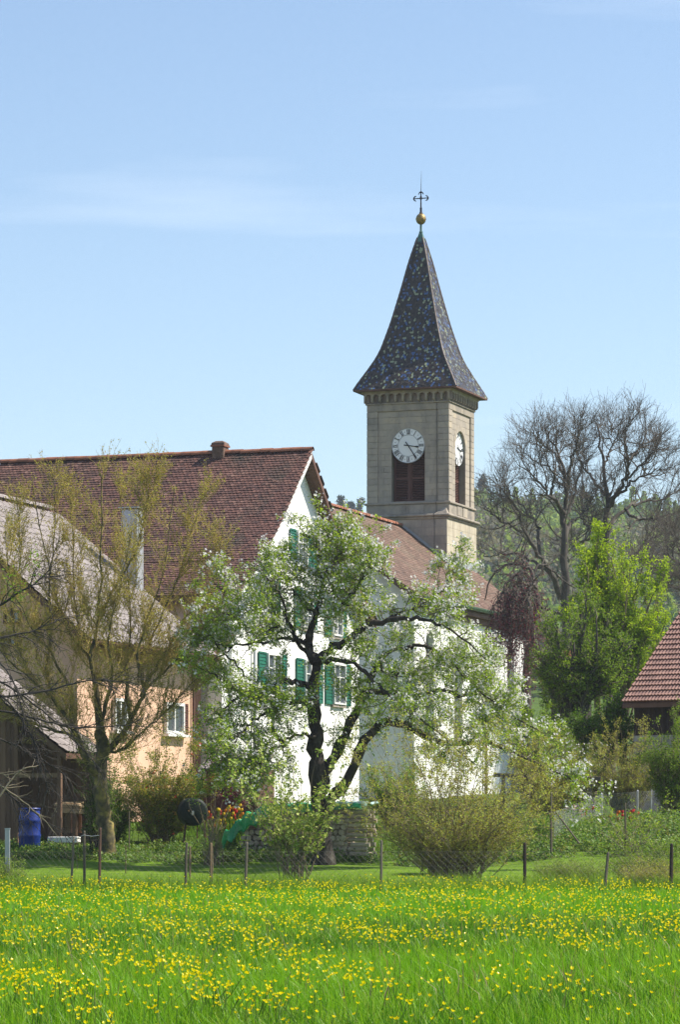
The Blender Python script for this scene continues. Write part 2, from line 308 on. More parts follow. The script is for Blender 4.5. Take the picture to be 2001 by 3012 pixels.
def tile_rows(sl, org, along, inward, a0, a1, w, expo, ln0=0., stagger=True, trim=None):
    """positions of tiles; org: local point at the eave; along: unit vector across; inward: unit plan vector up the slope"""
    rows = []; nr = int((sl.len-2*expo+.10)/expo); z = np.array((0, 0, 1.))
    for j in range(nr+1):
        (run, rise), d = sl.at(min(j*expo+ln0, sl.len-1e-4)); up = inward*d[0]+z*d[1]; nrm = np.cross(along, up)
        nc = int(round((a1-a0)/w)); off = .5*w if (j % 2 and stagger) else 0.
        for i in range(nc):
            a = a0+(i+.5)*w+off-.25*w*(1 if stagger else 0)
            if trim and not trim(a, j): continue
            rows.append((org+along*a+inward*run+z*rise, along, up, nrm))
    return rows
def slab_roof(mb, sl, org, along, inward, a0, a1, th):
    """solid roof body under the tiles following the slope profile"""
    z = np.array((0, 0, 1.)); pr = [(q[0], q[1]-.012) for q in sl.p]; poly = pr+[(r, q-th) for r, q in pr[::-1]]
    mb.prism([tuple(p) for p in poly], lambda r, h, d: org+inward*r+z*h+along*d, a0, a1)
X_ = np.array((1., 0, 0)); Y_ = np.array((0, 1., 0)); Z_ = np.array((0, 0, 1.))

def frame_window(parent, c, A, D, w, h, frame, glass, bars_v=1, bars_h=1, fw=.06, name='window'):
    """casement window: pane mesh > frame bars; c centre on wall face, A along wall, D into wall"""
    c = c-D*.085; fn = lambda a, z, d: c+A*a+Z_*z+D*d
    mb = MB().prism([(-w/2+fw, -h/2+fw), (w/2-fw, -h/2+fw), (w/2-fw, h/2-fw), (-w/2+fw, h/2-fw)], fn, .05, .07)
    win = mb.build(name, glass, parent)
    fr = MB()
    for a0, a1, z0, z1 in ((-w/2, -w/2+fw, -h/2, h/2), (w/2-fw, w/2, -h/2, h/2), (-w/2+fw, w/2-fw, -h/2, -h/2+fw), (-w/2+fw, w/2-fw, h/2-fw, h/2)):
        fr.prism([(a0, z0), (a1, z0), (a1, z1), (a0, z1)], fn, -.035, .06)
    for i in range(bars_v):
        a = -w/2+w*(i+1)/(bars_v+1); fr.prism([(a-.03, -h/2+fw), (a+.03, -h/2+fw), (a+.03, h/2-fw), (a-.03, h/2-fw)], fn, -.01, .058)
    for i in range(bars_h):
        z = -h/2+h*(i+1)/(bars_h+1); fr.prism([(-w/2+fw, z-.016), (w/2-fw, z-.016), (w/2-fw, z+.016), (-w/2+fw, z+.016)], fn, .012, .057)
    fr.build('frame', frame, win); return win
def shutter(parent, c, A, D, w, h, mat, nsl=12):
    fn = lambda a, z, d: c+A*a+Z_*z+D*d
    fr = MB(); t = .06
    for a0, a1, z0, z1 in ((-w/2, -w/2+t, -h/2, h/2), (w/2-t, w/2, -h/2, h/2), (-w/2+t, w/2-t, -h/2, -h/2+t), (-w/2+t, w/2-t, h/2-t, h/2), (-w/2+t, w/2-t, -t/2, t/2)):
        fr.prism([(a0, z0), (a1, z0), (a1, z1), (a0, z1)], fn, -.07, -.03)
    s = fr.build('shutter', mat, parent)
    sp = (h-2*t)/nsl
    for i in range(nsl):
        z = -h/2+t+sp*(i+.5)
        MB().prism([(-.064, z-sp*.55), (-.056, z-sp*.55), (-.032, z+sp*.5), (-.04, z+sp*.5)], lambda d, zz, a: fn(a, zz, d), -w/2+t, w/2-t).build('slat', mat, s)
    return s

# ------------------------------------------------------------------ the church
CO = P(879, 1464, 127.5); CH_Z = 2.6                      # ridge end of the near gable
CF = Fr((CO[0], CO[1], CH_Z)); church = CF.root('church')
tag(church, 'village church with sandstone clock tower, glazed spire and red tiled nave', 'church')
RZ = CO[2]-CH_Z; NL = 17.2; HW = 5.12; EZ = CF.cut(1240, 1752, 1, 0.)[2]
def church_pt(a, z): return a, z
# nave walls
ww = HW-.38
mb = MB(); slope_t = (RZ-EZ)/HW
gable = [(-ww, 0), (ww, 0), (ww, EZ+.1), (0, EZ+.1+ww*slope_t-.05), (-ww, EZ+.1)]
mb.prism(gable, lambda a, z, d: np.array((a, .25+d, z)), 0, .4); mb.prism(gable, lambda a, z, d: np.array((a, NL-.25+d, z)), -.4, 0)
mb.box(-ww, -ww+.4, .65, NL-.65, 0, EZ+.1); wallC = mb.build('nave_wall', M['plaster'], church)
# right-hand long wall with arched windows: posts, sills and arch pieces round each opening
wins = [2.3, 6.15, 10.0, 13.85]; hw_w, z_sill = .55, 2.6
zsp = CF.cut(1383, 1915, 0, ww)[2]
def arch_half(side, c0, edge, z0, z1, zs, r, nseg=10):
    """outline from the outer edge to the opening, the inner side following the arch"""
    zz = np.concatenate([[z0, zs], zs+r*np.sin(np.linspace(0, math.pi/2, nseg)[1:])]); zz = zz[zz <= z1+1e-6]
    inner = [(c0+side*math.sqrt(max(r*r-max(z-zs, 0)**2, 0)), z) for z in zz]
    if z1 > zs+r: inner.append((c0, z1))
    out_ = [(edge, z1), (edge, z0)]
    return inner+out_
mb = MB(); fnR = lambda a, z, d: np.array((ww-d, a, z)); edges = [.65]+[(wins[i]+wins[i+1])/2 for i in range(3)]+[NL-.65]
for i, c0 in enumerate(wins):
    for side, e in ((-1, edges[i]), (1, edges[i+1])):
        mb.prism(arch_half(side, c0, e, z_sill, EZ+.1, zsp, hw_w), fnR, 0, .4)
    mb.prism([(edges[i], 0), (edges[i+1], 0), (edges[i+1], z_sill), (edges[i], z_sill)], fnR, 0, .4)
mb.build('side_wall', M['plaster'], church)
M['church_glass'] = solid('leaded_glass', [(.10, .095, .08), (.22, .20, .17)], .25, 5., spec=.6)
for c0 in wins:
    zz = [(c0+hw_w*math.cos(t), zsp+hw_w*math.sin(t)) for t in np.linspace(0, math.pi, 14)]
    pane = MB().prism([(c0-hw_w, z_sill), (c0+hw_w, z_sill)]+zz, fnR, .26, .29).build('arched_window', M['church_glass'], church)
    fr = MB()
    for k in range(1, 3): a = c0-hw_w+2*hw_w*k/3; fr.prism([(a-.02, z_sill), (a+.02, z_sill), (a+.02, zsp+.4), (a-.02, zsp+.4)], fnR, .23, .262)
    for k in range(1, 7): z = z_sill+(zsp-z_sill)*k/6.; fr.prism([(c0-hw_w, z-.015), (c0+hw_w, z-.015), (c0+hw_w, z+.015), (c0-hw_w, z+.015)], fnR, .225, .261)
    fr.build('glazing_bar', M['iron'], pane)
    MB().box(ww-.28, ww+.07, c0-hw_w-.1, c0+hw_w+.1, z_sill-.1, z_sill+.02).build('sill', M['stone_trim'], church)
# roof
prC = Slope([(0, 0), (.9, .9*slope_t*.86), (HW, RZ-EZ)])
roofC = MB(); slab_roof(roofC, prC, np.array((HW, 0, EZ)), Y_, -X_, -.25, NL, .16); slab_roof(roofC, prC, np.array((-HW, 0, EZ)), -Y_, X_, -NL, .25, .16)
roofC = roofC.build('roof', M['brownwood'], church)
rows = tile_rows(prC, np.array((HW, 0, EZ)), Y_, -X_, -.28, NL, .19, .17)
V, Fc = beaver_mesh('t', .186, .34, .016, None); lay_tiles(roofC, 'roof_tile', V, Fc, M['tile_church'], rows, seed=5)
rows = tile_rows(prC, np.array((-HW, 0, EZ)), -Y_, X_, -NL, .28, .38, .34); V, Fc = beaver_mesh('t', .37, .6, .016, None); lay_tiles(roofC, 'rear_roof_tile', V, Fc, M['tile_church'], rows, seed=6)
V = [];
def half_round(ln, r, seg=6):
    V = []; 
    for y, rr in ((0, r*1.08), (ln, r*.92)):
        for i in range(seg+1): a = math.pi*i/seg; V.append((rr*math.cos(a), y, rr*math.sin(a)))
    n = seg+1; Fc = [(i, i+1, n+i+1, n+i) for i in range(seg)]+[tuple(range(n-1, -1, -1))]
    return V, Fc
V, Fc = half_round(.40, .13); rm = mesh_pd('ridge_tile', V, Fc, M['tile_ridge'], np.zeros(len(V)))
for i in range(int(13.4/.36)): obj('ridge_tile', rm, roofC, Matrix.Translation((RNG.normal(0, .006), -.25+i*.36, RZ+.02)) @ Matrix.Rotation(R(3), 4, 'X'))
vb = MB(); vb.prism([tuple(p) for p in prC.p]+[(r, h-.24) for r, h in prC.p[::-1]], lambda r, h, d: np.array((HW-r, -.25+d, EZ+h-.02)), -.05, -.003)
vb.build('verge_board', M['brownwood'], roofC)
g = MB(); gp = [(.13*math.cos(t), .13*math.sin(t)) for t in np.linspace(math.pi, 2*math.pi, 9)]; gp += [(.11*math.cos(t), .11*math.sin(t)) for t in np.linspace(2*math.pi, math.pi, 9)]
g.prism(gp, lambda a, z, d: np.array((HW+.10+a, d, EZ-.02+z)), -.2, NL); g.build('gutter', M['green_gutter'], roofC)
MB().box(ww+.002, HW-.02, .3, NL-.3, EZ-.36, EZ-.2).box(ww+.002, ww+.16, .3, NL-.3, EZ-.6, EZ-.362).build('eaves_cornice', M['brownwood'], church)
dp = CF.cut(1429, 1900, 0, ww+.1); MB().tube([(HW+.1, dp[1], EZ-.12), (HW+.05, dp[1], EZ-.3), (ww+.12, dp[1], EZ-.75), (ww+.12, dp[1], .0)], .06, 8).build('downpipe', M['brownwood'], church)
# tower
TC = np.array((.22, 15.185, 0)); TW = 1.885
tz = lambda y: (2430-y)*139.4/F+CH-CH_Z
z_led, z_sill_t, z_fr, z_cor, z_top = tz(1520), tz(1473), tz(1203), tz(1180), tz(1141)
core = MB(); core.box(TC[0]-TW+.45, TC[0]+TW-.45, TC[1]-TW+.45, TC[1]+TW-.45, z_sill_t, z_top); tower = core.build('tower', M['darkroom'], church)
YL = 2.2
MB().box(TC[0]-1.86, TC[0]+1.86, TC[1]-YL+.04, TC[1]+YL-.04, 6.5, z_led).build('lower_shaft', M['mortar'], tower)
faces = [(np.array((TC[0], TC[1]-TW, 0)), X_, Y_), (np.array((TC[0]+TW, TC[1], 0)), Y_, -X_), (np.array((TC[0], TC[1]+TW, 0)), -X_, -Y_), (np.array((TC[0]-TW, TC[1], 0)), -Y_, X_)]
rngT = np.random.default_rng(21)
def block(poly, fn, d0, d1, mat=None, name='stone_block'):
    return MB().prism(poly, fn, d0, d1).build(name, mat or M['stone'], tower)
QW, PR = .50, .06; OH = .765; ZS = tz(1306); rh = .262; nrow = int(round((z_fr-z_sill_t)/rh)); rh = (z_fr-z_sill_t)/nrow; jt = .006
for fi, (c, A, D) in enumerate(faces):
    fn = lambda a, z, d, c=c, A=A, D=D: c+A*a+Z_*z+D*d
    back = MB()
    for s in (-1, 1): back.prism(arch_half(s, 0., s*(TW-QW+.1), z_sill_t, z_fr+.02, ZS, OH+.004), fn, PR+.025, .5)
    back.build('wall_backing', M['mortar'], tower)
    if fi < 2:
        for j in range(nrow):
            z0, z1 = z_sill_t+j*rh+jt, z_sill_t+(j+1)*rh-jt
            for s in (-1, 1):
                inner_w = TW-QW-.003
                if z0 > ZS+OH:
                    cuts = np.sort(np.concatenate([[0, inner_w], rngT.uniform(.35, .6, 1)*inner_w+(.1 if j % 2 else -.1)]))
                    for k in range(len(cuts)-1): block([(s*(cuts[k]+jt*.5), z0), (s*(cuts[k+1]-jt), z0), (s*(cuts[k+1]-jt), z1), (s*(cuts[k]+jt*.5), z1)], fn, PR, .11)
                else:
                    xi = math.sqrt(max(OH**2-max(z1-ZS, 0)**2, 0)); split = xi+(inner_w-xi)*rngT.uniform(.35, .7) if (j % 2 and z1 < ZS) else None
                    zz = np.linspace(z0, z1, 5); ins = [(s*math.sqrt(max(OH**2-max(z-ZS, 0)**2, 0)), z) for z in zz]
                    ins = [(a if abs(a) > .004 else s*.004, z) for a, z in ins]
                    if split:
                        block(ins+[(s*(split-jt), z1), (s*(split-jt), z0)], fn, PR, .11); block([(s*(split+jt), z0), (s*inner_w, z0), (s*inner_w, z1), (s*(split+jt), z1)], fn, PR, .11)
                    else: block(ins+[(s*inner_w, z1), (s*inner_w, z0)], fn, PR, .11)
        # voussoir ring a little proud
        for k in range(11):
            t0, t1 = math.pi*k/11+.012, math.pi*(k+1)/11-.012
            pl = [(OH*math.cos(t), ZS+OH*math.sin(t)) for t in np.linspace(t0, t1, 4)]+[((OH+.26)*math.cos(t), ZS+(OH+.26)*math.sin(t)) for t in np.linspace(t1, t0, 4)]
            block(pl, fn, PR-.012, .1, name='arch_stone')
        # louvres behind the opening
        for s in (-1, 1):
            w0, w1 = (-OH+.04, -.035) if s < 0 else (.035, OH-.04); ztop = ZS+.2
            lp = MB()
            for a0, a1, z0, z1 in ((w0, w0+.07, z_sill_t+.05, ztop), (w1-.07, w1, z_sill_t+.05, ztop), (w0+.07, w1-.07, z_sill_t+.05, z_sill_t+.11), (w0+.07, w1-.07, z_sill_t+1.02, z_sill_t+1.13)):
                lp.prism([(a0, z0), (a1, z0), (a1, z1), (a0, z1)], fn, .34, .40)
            pn = lp.build('louver_panel', M['louver'], church)
            z = z_sill_t+.14
            while z < ztop-.06:
                if not (z_sill_t+.97 < z < z_sill_t+1.14):
                    MB().prism([(.335, z), (.345, z-.012), (.39, z+.026), (.38, z+.04)], lambda d, zz, a, fn=fn: fn(a, zz, d), w0+.07, w1-.07).build('slat', M['louver'], pn)
                z += .0735
            MB().prism([(-.034, z_sill_t+.05), (.034, z_sill_t+.05), (.034, ztop), (-.034, ztop)], fn, .31, .39).build('mullion', M['louver'], pn) if s > 0 else None
        MB().prism([(-OH, z_sill_t-.01), (OH, z_sill_t-.01), (OH, z_sill_t+.045), (-OH, z_sill_t+.045)], fn, .07, .44).build('opening_sill', M['stone_trim'], tower)
        # clock
        R0 = .735; fnk = lambda a, z, d, fn=fn: fn(a, ZS+.005+z, d)
        circ = lambda r, n=56: [(r*math.cos(t), r*math.sin(t)) for t in np.linspace(0, 2*math.pi, n, endpoint=False)]
        DC = .08 if fi == 0 else .17
        clock = MB().prism(circ(R0), fnk, DC, DC+.08).build('clock', M['dial'], church)
        rim = MB()
        def ring(mbx, r0, r1, d0, d1, n=56):
            for i in range(n):
                t0, t1 = 2*math.pi*i/n, 2*math.pi*(i+1)/n
                mbx.prism([(r0*math.cos(t0), r0*math.sin(t0)), (r1*math.cos(t0), r1*math.sin(t0)), (r1*math.cos(t1), r1*math.sin(t1)), (r0*math.cos(t1), r0*math.sin(t1))], fnk, d0, d1)
        ring(rim, R0+.001, R0+.022, DC-.02, DC+.09); rim.build('rim', M['zinc'], clock)
        lr = MB(); ring(lr, .462, .474, DC-.006, DC-.001); lr.build('ring_line', M['black'], clock)
        for hnum, txt in enumerate(('XII', 'I', 'II', 'III', 'IIII', 'V', 'VI', 'VII', 'VIII', 'IX', 'X', 'XI')):
            ang = math.pi/2-hnum*math.pi/6; widths = {'I': .042, 'V': .092, 'X': .092}; tot = sum(widths[ch] for ch in txt); x = -tot/2; nm = MB()
            rad = np.array((math.cos(ang), math.sin(ang))); tan = np.array((math.sin(ang), -math.cos(ang))); rc = .60; hh = .098
            def bar(x0, y0, x1, y1, t):
                p0 = np.array((x0, y0)); p1 = np.array((x1, y1)); d = (p1-p0)/np.linalg.norm(p1-p0); nn_ = np.array((-d[1], d[0]))*t/2
                q = [p0+nn_, p0-nn_, p1-nn_, p1+nn_]; nm.prism([tuple(rad*(rc+v[1])+tan*v[0]) for v in q], fnk, DC-.008-RNG.random()*.003, DC-.001)
            for ch in txt:
                w = widths[ch]; cx = x+w/2
                if ch == 'I': bar(cx, -hh, cx, hh, .024)
                if ch == 'V': bar(cx-w*.34, hh, cx, -hh, .026); bar(cx+w*.34, hh, cx, -hh, .012)
                if ch == 'X': bar(cx-w*.36, hh, cx+w*.36, -hh, .026); bar(cx+w*.36, hh, cx-w*.36, -hh, .012)
                x += w
            bar(-tot/2, hh, tot/2, hh, .010); bar(-tot/2, -hh, tot/2, -hh, .010)
            nm.build('numeral', M['black'], clock)
            a2 = ang-math.pi/12; MB().prism([(.615*math.cos(a2)+.017*math.cos(t), .615*math.sin(a2)+.017*math.sin(t)) for t in np.linspace(0, 2*math.pi, 8, endpoint=False)], fnk, DC-.007, DC-.001).build('minute_dot', M['black'], clock)
        def hand(deg, ln, tail, wide, nm_, d0):
            a = R(deg); d = np.array((math.sin(a), math.cos(a))); t = np.array((d[1], -d[0]))
            pl = [(-tail, .022), (-tail, -.022), (ln*.62, -.018), (ln*.80, -wide), (ln*.92, -.03), (ln, 0), (ln*.92, .03), (ln*.80, wide), (ln*.62, .018)]
            MB().prism([tuple(d*u+t*v) for u, v in pl], fnk, d0-.012, d0).build(nm_, M['black'], clock)
        hand(99, .50, .20, .042, 'hour_hand', DC-.014); hand(146, .70, .20, .034, 'minute_hand', DC-.030)
    # frieze band and string course per face are boxes below; corbel arches
    ncb = 11; cw = (2*TW+.12)/ncb; zb = z_cor+.06; ro = cw*.37
    if fi < 2:
        pl0 = [(-cw/2, tz(1150)), (-cw/2, zb+.10), (-ro, zb+.10)]+[(ro*math.cos(t), zb+.2+ro*math.sin(t)) for t in np.linspace(math.pi, 0, 9)]+[(ro, zb+.10), (cw/2, zb+.10), (cw/2, tz(1150))]
        base = None
        for k in range(ncb):
            a = -TW-.06+cw*(k+.5); fa = lambda aa, z, d, a=a, fn=fn: fn(a+aa, z, d)
            mbb = MB(); half = [(-cw/2, tz(1150)), (-cw/2, zb+.08), (-ro, zb+.08)]+[(ro*math.cos(t), zb+.22+ro*math.sin(t)) for t in np.linspace(math.pi, math.pi/2, 6)]+[(0, tz(1150))]
            mbb.prism(half, fa, -.17, .08); mbb.prism([(-x, z) for x, z in half], fa, -.17, .08)
            for s in (-1, 1): mbb.prism([(.08, zb-.02), (.08, zb+.078), (-.16, zb+.078), (-.14, zb+.02), (-.02, zb-.02)], lambda d, z, x, fa=fa: fa(x, z, d), s*cw/2-(.0 if s > 0 else -.002), s*(ro+.01))
            mbb.build('corbel_arch', M['stone_trim'], tower)
    else: MB().prism([(-TW, zb), (TW, zb), (TW, tz(1150)), (-TW, tz(1150))], fn, -.14, .1).build('corbel_band', M['stone_trim'], tower)
for sx in (-1, 1):
    for sy in (-1, 1):
        for j in range(nrow):
            z0, z1 = z_sill_t+j*rh+jt, z_sill_t+(j+1)*rh-jt; e = rngT.uniform(0, .006)
            x0, x1 = sorted((TC[0]+sx*(TW-QW), TC[0]+sx*(TW+e))); y0, y1 = sorted((TC[1]+sy*(TW-QW), TC[1]+sy*(TW+e)))
            bevel(MB().box(x0, x1, y0, y1, z0, z1).build('quoin_stone', M['stone'], tower), .012)
        MB().box(*sorted((TC[0]+sx*(TW-QW+.02), TC[0]+sx*(TW-.02))), *sorted((TC[1]+sy*(TW-QW+.02), TC[1]+sy*(TW-.02))), z_sill_t, z_fr).build('corner_backing', M['mortar'], tower)
def tband(name, hx, hy, z0, z1, mat='stone_trim', bv=.02): return bevel(MB().box(TC[0]-hx, TC[0]+hx, TC[1]-hy, TC[1]+hy, z0, z1).build(name, M[mat], tower), bv)
tband('frieze', TW+.003, TW+.003, z_fr+.002, z_cor-.04); tband('string_course', TW+.06, TW+.06, z_cor-.04, z_cor+.03)
tband('cornice_wall', TW-.09, TW-.09, z_cor+.03, z_top-.1); tband('cornice', TW+.19, TW+.19, tz(1150), z_top, bv=.03)
tband('sill_course', TW+.09, TW+.09, z_sill_t-.10, z_sill_t-.005); tband('base_course', TW+.02, TW+.02, z_led+.12, z_sill_t-.10)
tband('ledge', TW+.16, YL+.13, z_led-.0, z_led+.12, bv=.04); tband('ledge_moulding', TW+.07, YL+.05, z_led-.10, z_led-.002, bv=.03)
for fi, (c, A, D) in enumerate(faces[:2]):
    fn = lambda a, z, d, c=c, A=A, D=D: c+A*a+Z_*z+D*d
    for a0, a1 in ((-.75, -.10), (.10, .75)):
        MB().prism([(a0, z_led+.17), (a1, z_led+.17), (a1, z_sill_t-.14), (a0, z_sill_t-.14)], fn, -.045, -.018).build('base_panel', M['stone_trim'] if a0 < 0 else M['stone'], tower)
# broach at the near corner
MB().add([(TC[0]+TW-.55, TC[1]-TW-.02, z_led+.12), (TC[0]+TW+.02, TC[1]-TW-.02, z_led+.12), (TC[0]+TW+.02, TC[1]-YL-.05, z_led+.12), (TC[0]+TW-.55, TC[1]-YL-.05, z_led+.12), (TC[0]+TW-.12, TC[1]-TW-.02, z_led+.46)], [(3, 2, 1, 0), (0, 1, 4), (1, 2, 4), (2, 3, 4), (3, 0, 4)]).build('broach_stone', M['stone_trim'], tower)
lowf = [(np.array((TC[0], TC[1]-YL, 0)), X_, Y_, 1.885, 'stone'), (np.array((TC[0]+1.9, TC[1], 0)), Y_, -X_, YL-.002, 'stone_pale')]  # right face of the lower shaft is set in a paler stone
for c, A, D, hw, mt in lowf:
    fn = lambda a, z, d, c=c, A=A, D=D: c+A*a+Z_*z+D*d
    z1 = z_led-.105; j = 0
    while z1 > RZ-4.2:
        z0 = z1-.36; cuts = np.linspace(-hw, hw, 5)+(.0 if j % 2 else .0); cuts[1:-1] += (.22 if j % 2 else -.22)+rngT.uniform(-.08, .08, 3)
        for k in range(4): block([(cuts[k]+jt*.6, z0+jt*.6), (cuts[k+1]-jt*.6, z0+jt*.6), (cuts[k+1]-jt*.6, z1-jt*.6), (cuts[k]+jt*.6, z1-jt*.6)], fn, rngT.uniform(0, .008), .06, M[mt])
        z1 = z0; j += 1
zr = lambda x: RZ-(RZ-EZ)/HW*abs(x)
for s in (1,):
    a = [np.array((x, TC[1]-YL-.02, zr(x)+.05)) for x in (0., TC[0]+1.93)]
    MB().add([a[0], a[1], a[1]+(0, 0, .13), a[0]+(0, 0, .13), a[0]-(0, .02, 0), a[1]-(0, .02, 0), a[1]+(0, -.02, .13), a[0]+(0, -.02, .13)], [(0, 1, 2, 3), (4, 7, 6, 5), (3, 2, 6, 7), (0, 4, 5, 1), (1, 5, 6, 2), (0, 3, 7, 4)]).build('lead_flashing', M['zinc'], church)
xr_ = TC[0]+1.905; MB().box(xr_, xr_+.02, TC[1]-YL-.03, TC[1]+YL, zr(xr_)-.05, zr(xr_)+.30).build('lead_flashing', M['zinc'], church)
xc = (1285-1322)/66.9+TC[0]+TW
MB().tube([(xc, TC[1]-TW-.03, z_cor), (xc, TC[1]-TW-.03, z_sill_t), (xc, TC[1]-TW-.14, z_sill_t-.05), (xc, TC[1]-TW-.06, z_sill_t-.2), (xc, TC[1]-TW-.06, z_led+.15), (xc, TC[1]-YL-.17, z_led+.1), (xc, TC[1]-YL-.03, z_led-.2), (xc, TC[1]-YL-.03, zr(xc)+.1)], .011, 5).build('lightning_wire', M['iron'], tower)
# spire
prof = [(0, 2.34), (.30, 2.20), (.75, 1.93), (1.63, 1.455), (3.06, 1.04), (4.65, .665), (5.85, .405), (6.76, .16)]
SZ = (2430-1160)*141.5/F+CH-CH_Z
pz = np.array([p[0] for p in prof]); pw = np.array([p[1] for p in prof])
zz = np.linspace(0, 6.76, 40); hwz = np.interp(zz, pz, pw); k_ = np.ones(5)/5; hw_s = hwz.copy(); hw_s[2:-2] = np.convolve(hwz, k_, 'valid')
spv = []; 
for z, h in zip(zz, hw_s-.03): spv += [(TC[0]-h, TC[1]-h, SZ+z), (TC[0]+h, TC[1]-h, SZ+z), (TC[0]+h, TC[1]+h, SZ+z), (TC[0]-h, TC[1]+h, SZ+z)]
spf = [(i*4+j, i*4+(j+1) % 4, i*4+4+(j+1) % 4, i*4+4+j) for i in range(39) for j in range(4)]+[(3, 2, 1, 0)]
spire = obj('spire', mesh_pd('spire', spv, spf, M['hip']), church)
seglen = np.concatenate([[0], np.cumsum(np.hypot(np.diff(zz), np.diff(hw_s)))])
bigr = []; btint = []; rt = np.random.default_rng(8)
for c, A, D in faces:
    t = 0.; j = 0
    while t < seglen[-1]-.05:
        z = np.interp(t, seglen, zz); h = np.interp(t, seglen, hw_s); z2 = np.interp(t+.1, seglen, zz); h2 = np.interp(t+.1, seglen, hw_s)
        cen = np.array((TC[0], TC[1], SZ+z))-D*h; up = D*(h-h2)+Z_*(z2-z); up /= np.linalg.norm(up); nr = np.cross(A, up)
        kk = int(h/.088)+1
        for k in range(-kk, kk+1):
            a = (k+.5*(j % 2))*.088
            if abs(a) < h-.03:
                bigr.append((cen+A*a, A, up, nr)); col_ = ((k+(j//2)*2+(j % 2)*3) % 5 == 0) != (rt.random() < .07)
                btint.append((.83 if (k*7+j*3) % 11 < 5 else .92) if col_ else rt.uniform(0, .79))
        t += .082; j += 1
V, Fc = beaver_mesh('t', .086, .155, .011, None, seg=3); lay_tiles(spire, 'spire_tile', V, Fc, M['spire'], bigr, jit=.03, seed=9, tints=btint)
V, Fc = half_round(.30, .055, 5); hm = mesh_pd('hip_tile', V, Fc, M['hip'], np.zeros(len(V)))
for sx, sy in ((-1, -1), (1, -1), (1, 1), (-1, 1)):
    t = 0.
    while t < seglen[-1]-.1:
        z = np.interp(t, seglen, zz); h = np.interp(t, seglen, hw_s); z2 = np.interp(t+.27, seglen, zz); h2 = np.interp(t+.27, seglen, hw_s)
        p = np.array((TC[0]+sx*h, TC[1]+sy*h, SZ+z)); u = np.array((TC[0]+sx*h2, TC[1]+sy*h2, SZ+z2))-p; u /= np.linalg.norm(u)
        o_n = np.array((sx, sy, .2)); o_n -= u*o_n.dot(u); o_n /= np.linalg.norm(o_n); x2 = np.cross(u, o_n)
        obj('hip_tile', hm, spire, Matrix(((x2[0], u[0], o_n[0], p[0]), (x2[1], u[1], o_n[1], p[1]), (x2[2], u[2], o_n[2], p[2]), (0, 0, 0, 1)))); t += .27
MB().add([(TC[0]-2.36, TC[1]-2.36, SZ-.05), (TC[0]+2.36, TC[1]-2.36, SZ-.05), (TC[0]+2.36, TC[1]+2.36, SZ-.05), (TC[0]-2.36, TC[1]+2.36, SZ-.05)]+[(TC[0]+sx*2.0, TC[1]+sy*2.0, z_top-.02) for sx, sy in ((-1, -1), (1, -1), (1, 1), (-1, 1))]+[(TC[0]+sx*2.36, TC[1]+sy*2.36, SZ+.015) for sx, sy in ((-1, -1), (1, -1), (1, 1), (-1, 1))],
    [(0, 1, 5, 4), (1, 2, 6, 5), (2, 3, 7, 6), (3, 0, 4, 7), (0, 8, 9, 1), (1, 9, 10, 2), (2, 10, 11, 3), (3, 11, 8, 0), (4, 5, 6, 7), (11, 10, 9, 8)]).build('spire_eaves', M['brownwood'], spire)
s2 = 141.5/F; pz_ = lambda y: (2430-y)*s2+CH-CH_Z
c3 = (TC[0], TC[1], 0)
q = MB(); h0 = .185
q.add([(TC[0]+sx*h, TC[1]+sy*h, z) for h, z in ((h0, pz_(711)), (.065, pz_(683))) for sx, sy in ((-1, -1), (1, -1), (1, 1), (-1, 1))], [(0, 1, 5, 4), (1, 2, 6, 5), (2, 3, 7, 6), (3, 0, 4, 7), (4, 5, 6, 7)])
q.lathe([(.055, pz_(683)), (.085, pz_(682)), (.085, pz_(679)), (.052, pz_(678)), (.048, pz_(658))], c3, 12).build('copper_cap', M['copper'], spire)
zb_ = pz_(642); MB().lathe([(.225*math.sin(t), zb_-.25*math.cos(t)) for t in np.linspace(.05, math.pi-.05, 17)], c3, 24).lathe([(.224, zb_-.012), (.236, zb_-.012), (.236, zb_+.012), (.224, zb_+.012)], c3, 24).build('ball', M['gilt'], spire, True)
cr = MB(); cr.lathe([(.09, pz_(625)), (.055, pz_(621)), (.05, pz_(612)), (.055, pz_(611)), (.055, pz_(609)), (.034, pz_(608)), (.024, pz_(560))], c3, 10)
zc = pz_(581)
cr.lathe([(.045, zc-.05), (.06, zc), (.045, zc+.08), (.03, zc+.1)], c3, 8)
for s in (-1, 1):
    cr.tube([(TC[0], TC[1], zc), (TC[0]+s*.29, TC[1], zc)], [.026, .022], 6)
    e = np.array((TC[0]+s*.30, TC[1], zc))
    cr.tube([e+(0, 0, 0), e+(-s*.0, 0, 0), e+(s*.0, 0, .0)], .02, 6)
    for q_ in (-1, 1): cr.tube([e+(s*.04, 0, 0), e+(s*.0, 0, q_*.07), e+(-s*.05, 0, q_*.11), e+(-s*.09, 0, q_*.10)], [.035, .03, .022, .012], 6)
e = np.array((TC[0], TC[1], pz_(564)))
for q_ in (-1, 1): cr.tube([e+(0, 0, .03), e+(q_*.07, 0, -.005), e+(q_*.11, 0, -.055), e+(q_*.10, 0, -.09)], [.035, .03, .022, .012], 6)
cr.tube([(TC[0], TC[1], pz_(563)), (TC[0]+.02, TC[1], pz_(500))], [.016, .004], 5); cr.build('cross_finial', M['iron'], spire)

